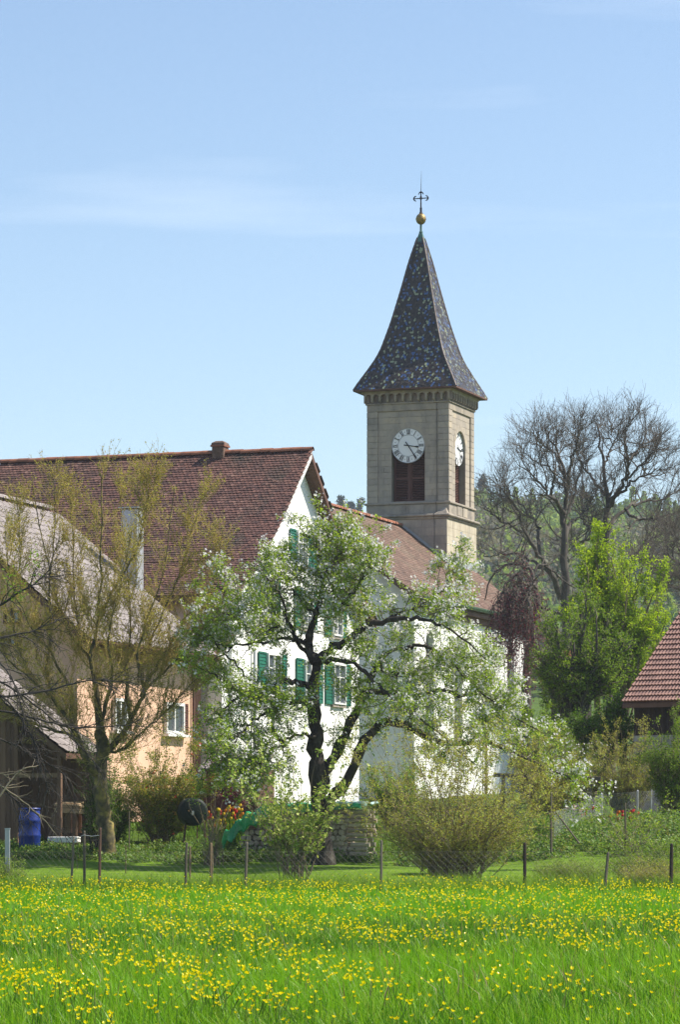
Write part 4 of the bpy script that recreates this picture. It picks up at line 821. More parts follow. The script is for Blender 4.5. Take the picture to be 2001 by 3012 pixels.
# ---- apple tree
D_A = 83.5
def PL(lst, D, jit=0., rng=np.random.default_rng(5)):
    """picture points -> limb; depth drifts off D along the limb"""
    n = len(lst); sgn = rng.uniform(-1, 1)*jit
    return [P(x, y, D+sgn*(i/max(n-1, 1))) for i, (x, y) in enumerate(lst)]
ap = Plant(101)
lim = [([(952, 2556), (950, 2480), (947, 2418), (932, 2265), (927, 2163), (924, 2061), (927, 1985), (937, 1934)], .30, .10, .2),
 ([(953, 2400), (975, 2350), (1008, 2316), (1059, 2214), (1110, 2138), (1177, 2128), (1243, 2158), (1314, 2184), (1400, 2178), (1500, 2205), (1640, 2270), (1735, 2335)], .17, .015, -2.4),
 ([(945, 2330), (960, 2270), (988, 2224), (1023, 2143), (1059, 2071), (1090, 2000), (1115, 1949), (1151, 1913), (1200, 1905)], .17, .03, 1.6),
 ([(937, 1940), (978, 1908), (1029, 1878), (1080, 1837), (1151, 1827), (1212, 1819), (1263, 1827), (1340, 1860), (1430, 1935)], .115, .012, -1.8),
 ([(927, 1950), (908, 1890), (930, 1800), (947, 1755), (947, 1694), (930, 1602), (906, 1577), (876, 1571)], .12, .015, .8),
 ([(930, 1940), (916, 1923), (881, 1893), (845, 1827), (780, 1790), (700, 1750)], .08, .01, 1.5),
 ([(924, 2020), (890, 2010), (845, 2000), (804, 2015), (753, 2030), (712, 2041), (661, 2087), (620, 2170)], .10, .01, -1.5),
 ([(924, 2080), (906, 2066), (845, 2061), (804, 2092), (753, 2112), (702, 2163), (640, 2250)], .075, .01, -2.2),
 ([(937, 1950), (957, 1944), (1008, 1939), (1059, 1959), (1110, 2010), (1161, 2061), (1230, 2110), (1310, 2170), (1400, 2250)], .075, .01, -2.8),
 ([(1050, 2090), (1075, 2041), (1136, 2036), (1212, 2051), (1289, 2031), (1355, 2041), (1400, 2066), (1470, 2090), (1580, 2150), (1650, 2200)], .085, .01, 1.8),
 ([(915, 1900), (880, 1882), (850, 1880), (753, 1888), (680, 1905), (615, 1960)], .06, .01, 2.),
 ([(1080, 1837), (1070, 1820), (1008, 1775), (985, 1740), (975, 1690), (1010, 1610), (1020, 1580)], .06, .008, 1.),
 ([(1008, 1775), (1029, 1755), (1060, 1714), (1070, 1678), (1085, 1610)], .055, .008, -.7),
 ([(947, 1700), (978, 1663), (1000, 1630), (1012, 1590)], .045, .008, .6),
 ([(1130, 1830), (1176, 1806), (1222, 1786), (1300, 1740), (1330, 1690)], .05, .008, 1.2),
 ([(1187, 1908), (1250, 1900), (1330, 1950), (1420, 2040), (1500, 2100)], .05, .008, -1.5),
 ([(930, 1810), (880, 1760), (830, 1700), (780, 1650)], .045, .008, .9),
 ([(845, 1827), (790, 1850), (720, 1830), (650, 1800)], .045, .008, -.9),
 ([(932, 2170), (880, 2160), (820, 2190), (760, 2250), (700, 2320)], .05, .008, -1.4),
 ([(1115, 1949), (1150, 1980), (1230, 1970), (1320, 1940), (1400, 1930)], .05, .008, 1.4),
 ([(712, 2041), (650, 2000), (580, 1960), (505, 1930)], .035, .006, -1.), ([(700, 1760), (650, 1730), (610, 1700)], .03, .006, 1.), ([(702, 2163), (640, 2190), (600, 2260), (590, 2330)], .03, .006, -1.8), ([(680, 1905), (630, 1890), (560, 1850)], .03, .006, 1.5), ([(753, 2030), (700, 1960), (640, 1900), (600, 1840)], .035, .006, .8), ([(845, 1827), (830, 1760), (790, 1700), (700, 1640)], .035, .006, -1.2),
 ([(838, 2195), (810, 2160), (800, 2130)], .06, .045, -.5)]
pl = [];  rl = []
for q, r0, r1, dz in lim:
    n_ = len(q); pl.append([P(x, y, D_A+dz*(i/max(n_-1, 1))+(.0)) for i, (x, y) in enumerate(q)]); rl.append((r0, r1))
L1, R1 = ap.limbs(pl, rl, 30, 9, .028); ap.b[-1][1][:] *= 1+.18*np.sin(np.arange(30)*1.7)[None]*np.linspace(1, .6, 30)[None]
S1, SR = L1[1:-7], R1[1:-7]; E1, ER = L1[-7:-1], R1[-7:-1]
L2, R2 = ap.grow(S1, SR, 18, 1.4, 62, .12, .30, 8, .22, 1., .018, .004, 5, fall=.42)
L2e, R2e = ap.grow(E1, ER, 6, .9, 60, .1, .3, 8, .2, 1., .012, .004, 5); low_ = [0, 7, 8, 14, 17, 5, 6]; L2x, R2x = ap.grow(S1[low_], SR[low_], 12, 1.3, 65, .0, .3, 8, .25, 1., .014, .004, 5); L2 = np.concatenate([L2, L2e, L2x]); R2 = np.concatenate([R2, R2e, R2x])
L3, R3 = ap.grow(L2, R2, 8, .55, 55, .15, .28, 5, .15, 1., .0055, .0022, 4)
L4, R4 = ap.grow(L3, R3, 4, .22, 50, .3, .2, 3, .2, 1., .0028, .0014, 3)
SH, SHR = ap.grow(S1[2:], SR[2:], 5, .75, 40, 1.6, .07, 6, .3, 1., .008, .003, 4)
ap.leaves(L4, 5, .070, .55, spread=.035); ap.leaves(L3, 4, .07, .55, spread=.03); ap.leaves(SH, 26, .075, .5, spread=.025)
def clusters(src, pick, n):
    src = src[ap.rng.random(len(src)) < pick]; tip = np.repeat(src[:, -1:], 2, 1); tip[:, 1] += .01; ap.flowers(tip, n, .037, 1, 0., 1., .05)
clusters(L3, .55, 5)
right = L4[(L4[:, 0, 0] > P(1150, 2000, D_A)[0])]; clusters(right, .16, 5)
cen = L4[(L4[:, 0, 2] > P(1000, 1900, D_A)[2])]; clusters(cen, .16, 5)
ap.build('apple_tree', PG(952, D_A), M['bark'], LM['apple'], LM['blossom'], 'old spreading apple tree in white blossom in front of the white gable', twig=M['twig_apple'])

# ---- lichen covered tree at the left
D_L = 85.5; lt_ = Plant(102)
lim = [([(310, 2535), (313, 2470), (304, 2394), (297, 2288), (302, 2208), (296, 2150)], .26, .15, 0.),
 ([(290, 2280), (262, 2250), (235, 2181), (203, 2122), (160, 2058), (107, 2010), (43, 1957), (-20, 1890)], .13, .015, -1.6),
 ([(300, 2215), (294, 2180), (288, 2101), (278, 1994), (262, 1930), (213, 1877), (176, 1780), (133, 1620), (92, 1400)], .12, .012, 1.4),
 ([(305, 2215), (335, 2190), (368, 2149), (406, 2074), (425, 2031), (406, 1941), (427, 1834), (480, 1690), (512, 1440)], .11, .012, -1.),
 ([(298, 2160), (290, 2074), (270, 1941), (288, 1834), (296, 1674), (299, 1440), (296, 1390)], .10, .01, -.9),
 ([(385, 2110), (374, 2047), (374, 1941), (384, 1834), (368, 1620), (344, 1385)], .07, .009, 1.5),
 ([(415, 2050), (440, 1990), (481, 1930), (534, 1834), (587, 1770), (632, 1690), (655, 1560)], .06, .008, .7),
 ([(165, 2065), (140, 1990), (149, 1834), (144, 1727), (160, 1567), (152, 1350)], .075, .009, 1.),
 ([(408, 1990), (420, 1930), (454, 1860), (534, 1674), (561, 1567), (600, 1440)], .055, .008, 1.5),
 ([(235, 2181), (200, 2160), (107, 2130), (20, 2090), (-40, 2060)], .06, .01, -1.2),
 ([(203, 2122), (210, 2040), (160, 1940), (90, 1840), (30, 1700), (15, 1560)], .065, .009, -1.),
 ([(270, 1941), (240, 1880), (220, 1760), (215, 1600), (205, 1440)], .05, .008, 1.3),
 ([(288, 1834), (330, 1740), (400, 1620), (430, 1500), (440, 1400)], .05, .008, -1.2),
 ([(107, 2010), (60, 1920), (35, 1800), (60, 1640), (50, 1450)], .05, .008, .8),
 ([(320, 2200), (300, 2120), (330, 2000), (320, 1880), (345, 1760), (390, 1560)], .07, .009, -1.6),
 ([(302, 2208), (350, 2210), (420, 2150), (520, 2060), (600, 1960)], .05, .008, -1.),
 ([(425, 2031), (500, 1960), (560, 1900), (640, 1830)], .04, .008, -1.)]
pl = []; rl = []
for q, r0, r1, dz in lim: n_ = len(q); pl.append([P(x, y, D_L+dz*(i/max(n_-1, 1))) for i, (x, y) in enumerate(q)]); rl.append((r0, r1))
L1, R1 = lt_.limbs(pl, rl, 26, 8, .018, 1.5); S1, SR = L1[1:], R1[1:]
L2, R2 = lt_.grow(S1, SR, 30, 1.7, 40, .34, .14, 8, .12, .95, .013, .0035, 5, fall=.62)
L3, R3 = lt_.grow(L2, R2, 10, .75, 40, .35, .17, 5, .15, 1., .006, .003, 4)
L3b, R3b = lt_.grow(S1, SR, 16, .5, 60, .25, .3, 5, .15, 1., .007, .003, 4)
L4, R4 = lt_.grow(np.concatenate([L3, L3b]), np.concatenate([R3, R3b]), 3, .24, 48, .35, .2, 3, .2, 1., .004, .002, 3)
lt_.leaves(L4, 2, .055, .5, spread=.015, pick=.8); lt_.leaves(L3, 4, .058, .5, spread=.015); lt_.leaves(L2, 6, .055, .5, spread=.015)
lt_.build('lichen_tree', PG(310, D_L), M['bark_lichen'], LM['bud'], None, 'budding tree with yellow lichen on its upright shoots at left', twig=M['twig_lichen'])

# ---- branches of a bare tree reaching in from the left edge
D_E = 79.; et = Plant(103); tx = P(-190, 2300, D_E)[0]
bz = float(gz(tx, D_E)); top = np.array((tx-.1, D_E, P(0, 1700, D_E)[2]))
lim = [([(-190, 2560), (-188, 2300), (-192, 2100), (-190, 1900), (-185, 1700)], .20, .08, 0.),
 ([(-190, 1890), (-90, 1830), (0, 1780), (70, 1735), (107, 1712), (150, 1672)], .035, .006, -.5),
 ([(-190, 2060), (-60, 2050), (60, 2045), (180, 2020), (267, 1999), (374, 2005), (440, 2030)], .028, .004, -.8),
 ([(-190, 2100), (-60, 2085), (60, 2100), (150, 2125), (230, 2140), (374, 2133), (450, 2140)], .032, .004, .6),
 ([(-190, 2000), (-70, 2000), (30, 2070), (90, 2160), (120, 2260), (150, 2340)], .03, .004, -1.),
 ([(-190, 1990), (-60, 1980), (60, 2040), (160, 2120), (240, 2200), (300, 2270)], .028, .004, .9),
 ([(-190, 2150), (-60, 2150), (40, 2190), (120, 2230), (200, 2290), (230, 2360)], .026, .004, -.4),
 ([(-190, 2200), (-80, 2210), (20, 2330), (90, 2380), (170, 2440), (215, 2470)], .022, .004, -1.2),
 ([(-190, 1950), (-80, 1900), (20, 1870), (110, 1850), (190, 1810)], .03, .004, .8),
 ([(-190, 1860), (-80, 1880), (10, 1960), (60, 2060), (75, 2160)], .024, .004, -.7)]
pl = [];  rl = []
for q, r0, r1, dz in lim: n_ = len(q); pl.append([P(x, y, D_E+dz*(i/max(n_-1, 1))) for i, (x, y) in enumerate(q)]); rl.append((r0, r1))
L1, R1 = et.limbs(pl, [(a*1.25, b*1.6) for a, b in rl], 22, 6, .012); L2, R2 = et.grow(L1[1:], R1[1:], 18, 1.2, 32, -.05, .16, 8, .3, 1., .015, .005, 4, droop=.05)
L3, R3 = et.grow(L2, R2, 5, .5, 40, -.05, .16, 5, .2, 1., .007, .004, 3, droop=.03)
tips = np.concatenate([P(x, y, D_E-.5)+et.rng.normal(0, (.10, .15, .22), (60, 3)) for x, y in ((104, 1655), (25, 1715), (60, 1745))]); et.leaf_at(tips, .08, .5)
et.build('bare_tree', np.array((tx, D_E, bz)), M['bark_dark'], LM['herb'], None, 'nearly bare tree sending dark arching twigs in from the left edge')
e2 = Plant(104); pl = [[P(-60, 2420, 77.), P(0, 2340, 77.), P(45, 2280, 77.2), P(75, 2258, 77.2), P(112, 2250, 77.4)], [P(-60, 2250, 77.), P(0, 2275, 77.), P(30, 2277, 77.), P(60, 2262, 77.)], [P(-60, 2300, 77), P(0, 2310, 77), P(60, 2350, 77), P(110, 2392, 77), P(170, 2460, 77)], [P(-60, 2560, 77), P(-62, 2480, 77), P(-60, 2400, 77), P(-60, 2240, 77)]]
e2.limbs(pl, [(.028, .01), (.015, .005), (.02, .006), (.05, .03)], 14, 6, .012); L1, R1 = e2.b[0][0], e2.b[0][1]; e2.grow(L1, R1, 6, .6, 35, .0, .2, 6, .3, 1., .009, .003, 4)
e2.build('pale_sapling', PG(-60, 77.), M['bark_pale'], None, None, 'pale grey leafless twigs of a sapling low at left edge')

# ---- two big bare oaks behind the church
def bare(seed, D, lim, base_px, label, n2=16, l2=2.9, name='bare_oak', bark='bark_oak', up=.25):
    t = Plant(seed); pl = []; rl = []
    for q, r0, r1, dz in lim: n_ = len(q); pl.append([P(x, y if y > 1700 else 1700+(y-1700)*.90, D+dz*(i/max(n_-1, 1))) for i, (x, y) in enumerate(q)]); rl.append((r0, r1))
    L1, R1 = t.limbs(pl, [(a*.72, b) for a, b in rl], 24, 8, .05, 1.5); L2, R2 = t.grow(L1, R1, n2, l2, 45, up, .2, 9, .3, 1., .045, .010, 5, fall=.72)
    L3, R3 = t.grow(L2, R2, 8, 1.5, 42, up*.8, .2, 6, .2, 1., .013, .005, 4); L4, R4 = t.grow(L3, R3, 4, .7, 40, up*.6, .2, 4, .2, 1., .0065, .004, 3)
    return t.build(name, PG(base_px, D), M[bark], None, None, label, group='bare oaks behind the church', twig=M['twig_oak'])
O1 = [([(1680, 2330), (1672, 2050), (1668, 1800), (1661, 1600), (1660, 1500), (1665, 1440), (1657, 1350), (1636, 1290), (1615, 1230)], .42, .04, 0),
 ([(1660, 1490), (1640, 1460), (1620, 1432), (1582, 1382), (1545, 1335), (1520, 1270)], .17, .02, -3), ([(1665, 1560), (1680, 1520), (1703, 1500), (1732, 1465), (1752, 1410)], .15, .02, 3),
 ([(1657, 1360), (1640, 1310), (1607, 1275), (1560, 1265)], .12, .02, 2), ([(1664, 1420), (1678, 1332), (1700, 1254), (1712, 1195)], .15, .02, -2),
 ([(1650, 1760), (1625, 1690), (1587, 1627), (1545, 1549), (1516, 1461), (1483, 1420), (1445, 1365)], .22, .02, -4), ([(1587, 1627), (1585, 1560), (1580, 1520), (1530, 1461), (1492, 1395), (1480, 1340)], .13, .02, 2),
 ([(1545, 1549), (1500, 1530), (1460, 1500), (1420, 1470)], .10, .02, -2), ([(1625, 1690), (1560, 1640), (1500, 1620), (1440, 1630), (1410, 1600)], .12, .02, 3), ([(1620, 1432), (1630, 1360), (1590, 1320), (1580, 1230)], .10, .02, -2), ([(1661, 1500), (1690, 1440), (1700, 1370), (1735, 1300)], .1, .02, 2)]
bare(201, 152, O1, 1680, 'tall bare oak nearest the church tower', 12)
O2 = [([(1795, 2330), (1790, 2000), (1786, 1700), (1784, 1565), (1790, 1461), (1778, 1378), (1770, 1280), (1758, 1195)], .46, .04, 0),
 ([(1790, 1470), (1805, 1440), (1840, 1382), (1848, 1316), (1840, 1230), (1856, 1180)], .20, .02, -3), ([(1786, 1560), (1800, 1520), (1840, 1474), (1890, 1453), (1952, 1440), (1993, 1415), (2040, 1380)], .19, .02, 3),
 ([(1800, 1440), (1827, 1420), (1869, 1382), (1931, 1349), (1990, 1335)], .14, .02, -3), ([(1786, 1590), (1760, 1545), (1724, 1523), (1690, 1480), (1650, 1460)], .15, .02, 3),
 ([(1780, 1430), (1740, 1370), (1700, 1310), (1690, 1260)], .13, .02, 2), ([(1848, 1316), (1890, 1270), (1930, 1240)], .1, .02, 2), ([(1840, 1382), (1900, 1320), (1940, 1260)], .1, .02, -2),
 ([(1787, 1720), (1848, 1650), (1890, 1594), (1931, 1565), (1990, 1535)], .15, .02, -3), ([(1840, 1474), (1880, 1510), (1940, 1500), (2010, 1480)], .12, .02, -4), ([(1774, 1340), (1800, 1270), (1800, 1200)], .09, .02, 2), ([(1784, 1600), (1730, 1570), (1700, 1610), (1670, 1640)], .1, .02, -2)]
bare(202, 156, O2, 1795, 'tall bare oak with twin rounded crown at right', 13)
O3 = [([(2080, 2330), (2060, 1900), (2030, 1700), (1985, 1640), (1975, 1590)], .35, .03, 0), ([(2030, 1700), (1980, 1690), (1930, 1665), (1890, 1650)], .15, .02, -2), ([(2010, 1670), (2000, 1600), (1985, 1550)], .12, .02, 2), ([(2040, 1760), (1990, 1730), (1950, 1720)], .12, .02, -2)]
bare(203, 140, O3, 2080, 'brownish bare tree top leaning in at the right edge', 14, 1.6)

# ---- weeping purple beech in front of the nave
D_W = 120.; wb = Plant(105)
lim = [([(1545, 2330), (1548, 2100), (1560, 1900), (1580, 1780), (1575, 1720)], .22, .1, 0), ([(1575, 1740), (1550, 1690), (1520, 1690), (1490, 1720), (1465, 1770)], .09, .02, -1.5), ([(1575, 1730), (1560, 1680), (1510, 1660), (1455, 1690), (1420, 1760)], .08, .02, .5),
 ([(1580, 1760), (1570, 1700), (1590, 1660), (1640, 1690), (1690, 1730)], .07, .02, 1), ([(1580, 1770), (1600, 1790), (1640, 1800), (1680, 1830)], .07, .02, -1), ([(1575, 1720), (1540, 1720), (1525, 1740), (1520, 1780)], .08, .02, -2), ([(1575, 1740), (1570, 1720), (1560, 1730), (1555, 1790)], .08, .02, -2.5), ([(1578, 1750), (1530, 1740), (1500, 1750), (1480, 1800)], .08, .02, 1.5)]
pl = []; rl = []
for q, r0, r1, dz in lim: n_ = len(q); pl.append([P(x, y, D_W+dz*(i/max(n_-1, 1))) for i, (x, y) in enumerate(q)]); rl.append((r0, r1))
L1, R1 = wb.limbs(pl, rl, 18, 7, .03); L2, R2 = wb.grow(L1[1:], R1[1:], 11, .9, 60, .2, .4, 7, .25, 1., .03, .01, 5)
core_ = L1[[1, 5, 6, 7]]; cr_ = R1[[1, 5, 6, 7]]
L3, R3 = wb.grow(L2, R2, 4, .7, 60, -.3, .25, 6, .2, 1., .012, .006, 4, droop=.25)
H, HR = wb.grow(core_, cr_, 34, 3.3, 70, -.9, .10, 12, .35, 1., .013, .004, 4, droop=.45, fall=0); H2, HR2 = wb.grow(H, HR, 4, .5, 35, -.5, .15, 5, .1, 1., .006, .003, 3, droop=.3)
wb.leaves(H2, 8, .08, .65, spread=.05); wb.leaves(H, 24, .08, .65, spread=.06); top_ = L3[(L3[:, 0, 0] < P(1590, 1800, D_W)[0])]; wb.leaves(top_, 5, .07, .6, pick=.7)
wb.build('weeping_beech', PG(1545, D_W), M['bark_oak'], LM['purple'], None, 'weeping beech with hanging purple foliage before the church side wall', twig=M['twig_oak'])

# ---- leafy trees and shrubs grown towards points of an ellipsoid
def bushy(seed, name, base, cen, rad, nl, bark, leaf, label, cat='tree', r0=.12, n2=10, l2=1., n3=6, l3=.5, nleaf=10, lsz=.08, spread=.06, up=.25, group=None, flower=None, fpick=0., fsz=.03, multi=False, low=0., fat=.14, asp=.55, wood='trunk', leafname='crown', twig=None, t0m=.1):
    t = Plant(seed); rng = t.rng; base = np.asarray(base, float); cen = np.asarray(cen, float); rad = np.asarray(rad, float)*((1.2, 1.2, 1.05) if multi else (1.08, 1.08, 1.)); pl = []; rl = []
    for i in range(nl):
        d = nrm(rng.normal(size=3)); d[2] = abs(d[2])*(1-low)+d[2]*low; e = cen+d*rad*rng.uniform(.75, 1.02)
        if multi: b0 = base+np.array((rng.normal(0, fat), rng.normal(0, fat), 0)); mid = b0+(e-b0)*.5+np.array((0, 0, .10*rad[2])); pl.append([b0, b0+(mid-b0)*.5+rng.normal(0, .05, 3), mid, e])
        else:
            f = rng.uniform(.35, .8); s0 = base+(cen-base)*f; pl.append([s0, s0+(e-s0)*.35+np.array((0, 0, .12*rad[2])), s0+(e-s0)*.7+rng.normal(0, .06, 3)*rad, e])
        rl.append((r0*(.4 if not multi else 1.)*rng.uniform(.7, 1.1), r0*.08))
    if not multi: pl.append([base-np.array((0, 0, .1)), base+(cen-base)*.35+rng.normal(0, .1, 3), base+(cen-base)*.8, cen+np.array((0, 0, rad[2]*.7))]); rl.append((r0, r0*.2))
    L1, R1 = t.limbs(pl, rl, 14, 6, .02); L2, R2 = t.grow(L1, R1, n2, l2, 45, up, .2, 6, t0m if multi else .25, 1., r0*(.4 if multi else .13), r0*(.15 if multi else .04), 4); L3, R3 = t.grow(L2, R2, n3, l3, 45, up, .2, 4, .2, 1., r0*(.18 if multi else .05), r0*(.10 if multi else .02), 3)
    t.leaves(L3, nleaf, lsz, asp, spread=spread); t.leaves(L2, max(2, nleaf//2), lsz, asp, spread=spread)
    if flower is not None: t.flowers(L3, 1, fsz, 1, pick=fpick)
    return t.build(name, base, bark, leaf, flower, label, cat, group, wood, leafname, twig=twig or (M['twig_tan'] if multi else M['twig_apple']))
m2p = lambda px, D: px*D/F
def cen_rad(x0, x1, y0, y1, D, dr=None):
    c = P((x0+x1)/2, (y0+y1)/2, D); return c, np.array((m2p((x1-x0)/2, D), dr or m2p((x1-x0)/2, D)*.8, m2p((y1-y0)/2, D)))
D = 116.; c, rd = cen_rad(1670, 2000, 1600, 2080, D); bushy(301, 'lime_tree', PG(1835, D), c, rd, 34, M['bark_brown'], LM['lime'], 'bright yellow green tree beside the brown barn roof', r0=.16, n2=11, l2=1.1, n3=5, l3=.5, nleaf=13, lsz=.11, spread=.06, up=.4, low=.5)
c, rd = cen_rad(1690, 1830, 1545, 1760, D+1); bushy(302, 'lime_tree', PG(1745, D+1), c, rd, 12, M['bark_brown'], LM['lime'], 'slender lime green tree rising to a point before the oaks', r0=.12, n2=11, l2=.8, n3=4, l3=.45, nleaf=13, lsz=.11, spread=.055, up=.6, low=.5)
D = 110.; c, rd = cen_rad(1575, 1850, 1740, 2180, D); bushy(303, 'willow', PG(1660, D), c, rd, 34, M['bark_oak'], LM['mid'], 'mid green willow left of the barn behind the apple branches', r0=.28, n2=11, l2=1., n3=5, l3=.5, nleaf=12, lsz=.095, spread=.06, low=.6)
D = 104.; c, rd = cen_rad(1690, 1875, 2040, 2290, D); bushy(304, 'elder', PG(1737, D), c, rd, 16, M['bark_dark'], LM['deep'], 'dark green bushy elder in the shade left of the barn wall', r0=.12, n2=11, l2=.8, n3=7, l3=.4, nleaf=10, lsz=.09, spread=.07, low=.8)

# shrubs
def shrub(seed, name, x0, x1, y0, ybase, D, bark, leaf, label, ns=40, r0=.02, group=None, bx=None, yb=None, **k):
    c, rd = cen_rad(x0, x1, y0, ybase, D); b = PG(bx or (x0+x1)/2, D); c[2] = max(c[2], b[2]+.15)
    kw = dict(n2=8, l2=.45, n3=5, l3=.25, nleaf=6, lsz=.05, spread=.03, low=.55, cat='shrub', wood='stems', leafname='foliage'); kw.update(k)
    return bushy(seed, name, b, c, rd, ns, bark, leaf, label, r0=r0, multi=True, group=group, **kw)
shrub(401, 'olive_shrub', 1010, 1650, 2040, 2640, 74.5, M['bark_brown'], LM['olive'], 'broad rounded olive brown shrub with dense twigs at the meadow edge', ns=150, bx=1335, t0m=.3, n2=9, l2=.6, n3=5, l3=.3, nleaf=4, lsz=.055, spread=.02, up=.3, r0=.015, low=.8, fat=.3)
shrub(402, 'viburnum', 670, 1070, 2070, 2580, 72.8, M['bark_brown'], LM['viburnum'], 'viburnum with pale green flower heads in front of the apple trunk', ns=44, bx=870, t0m=.35, n2=7, l2=.42, n3=3, l3=.2, nleaf=3, lsz=.08, spread=.02, up=.4, r0=.015, flower=LM['umbel'], fpick=.8, fsz=.045)
shrub(403, 'quince_bush', 320, 660, 2110, 2480, 89.5, M['bark_brown'], LM['autumn'], 'bushy quince with red flowers right of the lichen tree trunk', ns=90, bx=470, n2=9, n3=6, nleaf=9, lsz=.055, flower=LM['redflower'], fpick=.03, fsz=.04, spread=.05)
shrub(404, 'purple_shrub', 605, 715, 2225, 2440, 90., M['bark_dark'], LM['purple'], 'dark purple leaved shrub in front of the garden hut', ns=40, nleaf=9, lsz=.06, bx=665, spread=.05)
shrub(405, 'ivy_bush', 240, 330, 2100, 2300, 86.5, M['bark_dark'], LM['deep'], 'ivy bush growing round the fork of the lichen tree', ns=40, nleaf=5, lsz=.055, bx=300)
shrub(406, 'holly', 235, 400, 2270, 2510, 90.5, M['bark_dark'], LM['deep'], 'dark holly behind the lichen tree trunk', ns=50, nleaf=10, lsz=.06, bx=330, spread=.05)
shrub(407, 'hazel', 1720, 1960, 2110, 2400, 97., M['bark_brown'], LM['olive'], 'twiggy olive hazel before the barn masonry', ns=80, nleaf=5, lsz=.05, r0=.018)
shrub(408, 'garden_bush', 1880, 2070, 2060, 2400, 93., M['bark_brown'], LM['mid'], 'green bush at the right edge in front of the barn', ns=90, nleaf=7, lsz=.06, bx=1990)
shrub(409, 'bramble', 1500, 1730, 2170, 2420, 96., M['bark_dark'], LM['olive'], 'brown green bramble thicket below the apple branch tips', ns=90, nleaf=6, lsz=.05)
shrub(410, 'white_spirea', 1590, 1780, 2150, 2230, 98., M['bark_brown'], LM['mid'], 'white flowering spirea left of the barn foot', ns=50, nleaf=6, lsz=.05, flower=LM['blossom'], fpick=.4, fsz=.03)
shrub(411, 'hedge_bush', 1800, 2010, 2480, 2620, 73.5, M['bark_brown'], LM['mid'], 'low straggly bush along the fence at right', ns=70, nleaf=5, lsz=.04, r0=.010, l2=.35)
shrub(412, 'hedge_bush', 1580, 1790, 2530, 2610, 73., M['bark_brown'], LM['viburnum'], 'low sprawling bush at the fence right of the olive shrub', ns=60, nleaf=4, lsz=.04, r0=.009, l2=.3)
shrub(413, 'lilac', 1480, 1720, 2060, 2330, 108., M['bark_brown'], LM['mid'], 'lilac bush below the weeping beech', ns=90, nleaf=8, lsz=.08)
shrub(414, 'forsythia', 1690, 2020, 2290, 2470, 84., M['bark_pale'], LM['lime'], 'thin arching yellow green shoots in front of the wire fence', ns=22, nleaf=4, lsz=.05, n2=4, l2=.35, n3=2, l3=.15, r0=.012, up=.1)
shrub(415, 'currant_bush', 590, 660, 2330, 2500, 84., M['bark_brown'], LM['autumn'], 'bare stemmed currant bush in the flower bed', ns=26, nleaf=1, lsz=.04, n2=3, n3=2, l2=.25, r0=.014)
shrub(416, 'garden_bush', 1080, 1240, 2230, 2440, 95., M['bark_brown'], LM['herb'], 'bright green bush behind the log pile', ns=60, nleaf=8, lsz=.06)
shrub(417, 'hedge_bush', -30, 70, 2520, 2640, 72.5, M['bark_brown'], LM['viburnum'], 'small twiggy bush at the bottom of the left edge', ns=30, nleaf=4, lsz=.04, r0=.008, l2=.25)
shrub(418, 'dog_rose', 1240, 1330, 2440, 2540, 78., M['bark_brown'], LM['mid'], 'low dog rose right of the log pile', ns=30, nleaf=5, lsz=.045, r0=.01)
shrub(419, 'dog_rose', 1830, 1990, 2540, 2625, 71.8, M['bark_brown'], LM['olive'], 'brownish dog rose at the foot of the last fence post', ns=50, nleaf=4, lsz=.035, r0=.009, l2=.3)

# young tree tied to a stake, and thin saplings
yt = Plant(420); b0 = PG(622, 74.); L1, R1 = yt.limbs([[b0, b0+(0.02, 0, .5), P(622, 2460, 74.)]]+[[P(622, 2480, 74.), P(622+dx*.4, 2440, 74.), P(622+dx, yy, 74.+dx*.005)] for dx, yy in ((-40, 2350), (-18, 2330), (12, 2320), (34, 2350), (-62, 2380), (55, 2370), (0, 2340))], [(.03, .02)]+[(.012, .004)]*7, 12, 6, .006)
L2, R2 = yt.grow(L1[1:], R1[1:], 5, .3, 30, .4, .1, 5, .3, 1., .007, .003, 4); yt.leaves(L2, 3, .04, .5)
yt.build('young_fruit_tree', b0, M['bark_brown'], LM['autumn'], None, 'young vase shaped fruit tree tied up in front of the tulip bed')

# ------------------------------------------------------------------ wooded hill
fw = np.random.default_rng(31); HV = []; HT = []; HI = []
M['wood_green'] = leafmat('far_woodland', [(0, (.17, .16, .12)), (.33, (.24, .23, .16)), (.36, (.24, .32, .08)), (.60, (.36, .47, .10)), (.66, (.20, .30, .09)), (.84, (.16, .24, .08)), (.86, (.05, .09, .055)), (1, (.08, .13, .07))], .3, .0, interp='LINEAR')
def far_tree(x, y, h, kind, nq):
    z0 = float(gz(x, y)); r = h*.33
    if kind == 2:
        zz = fw.random(nq)**1.3; ang = fw.random(nq)*2*math.pi; rr = (1-zz)*h*.24*fw.uniform(.5, 1.05, nq)+.15; p = np.stack([x+rr*np.cos(ang), y+rr*np.sin(ang), z0+h*(.12+.88*zz)], -1); sz = h*.055
    else:
        d = nrm(fw.normal(size=(nq, 3))); lob = 1+.35*np.sin(d[:, 0]*5+x)*np.cos(d[:, 2]*4+y); p = np.array((x, y, z0+h*.6))+d*np.array((r, r, h*.42))*(fw.uniform(.55, 1.05, nq)*lob)[:, None]; sz = h*(.06 if kind else .045)
    return p, sz
allp = []; allt = []; alls = []
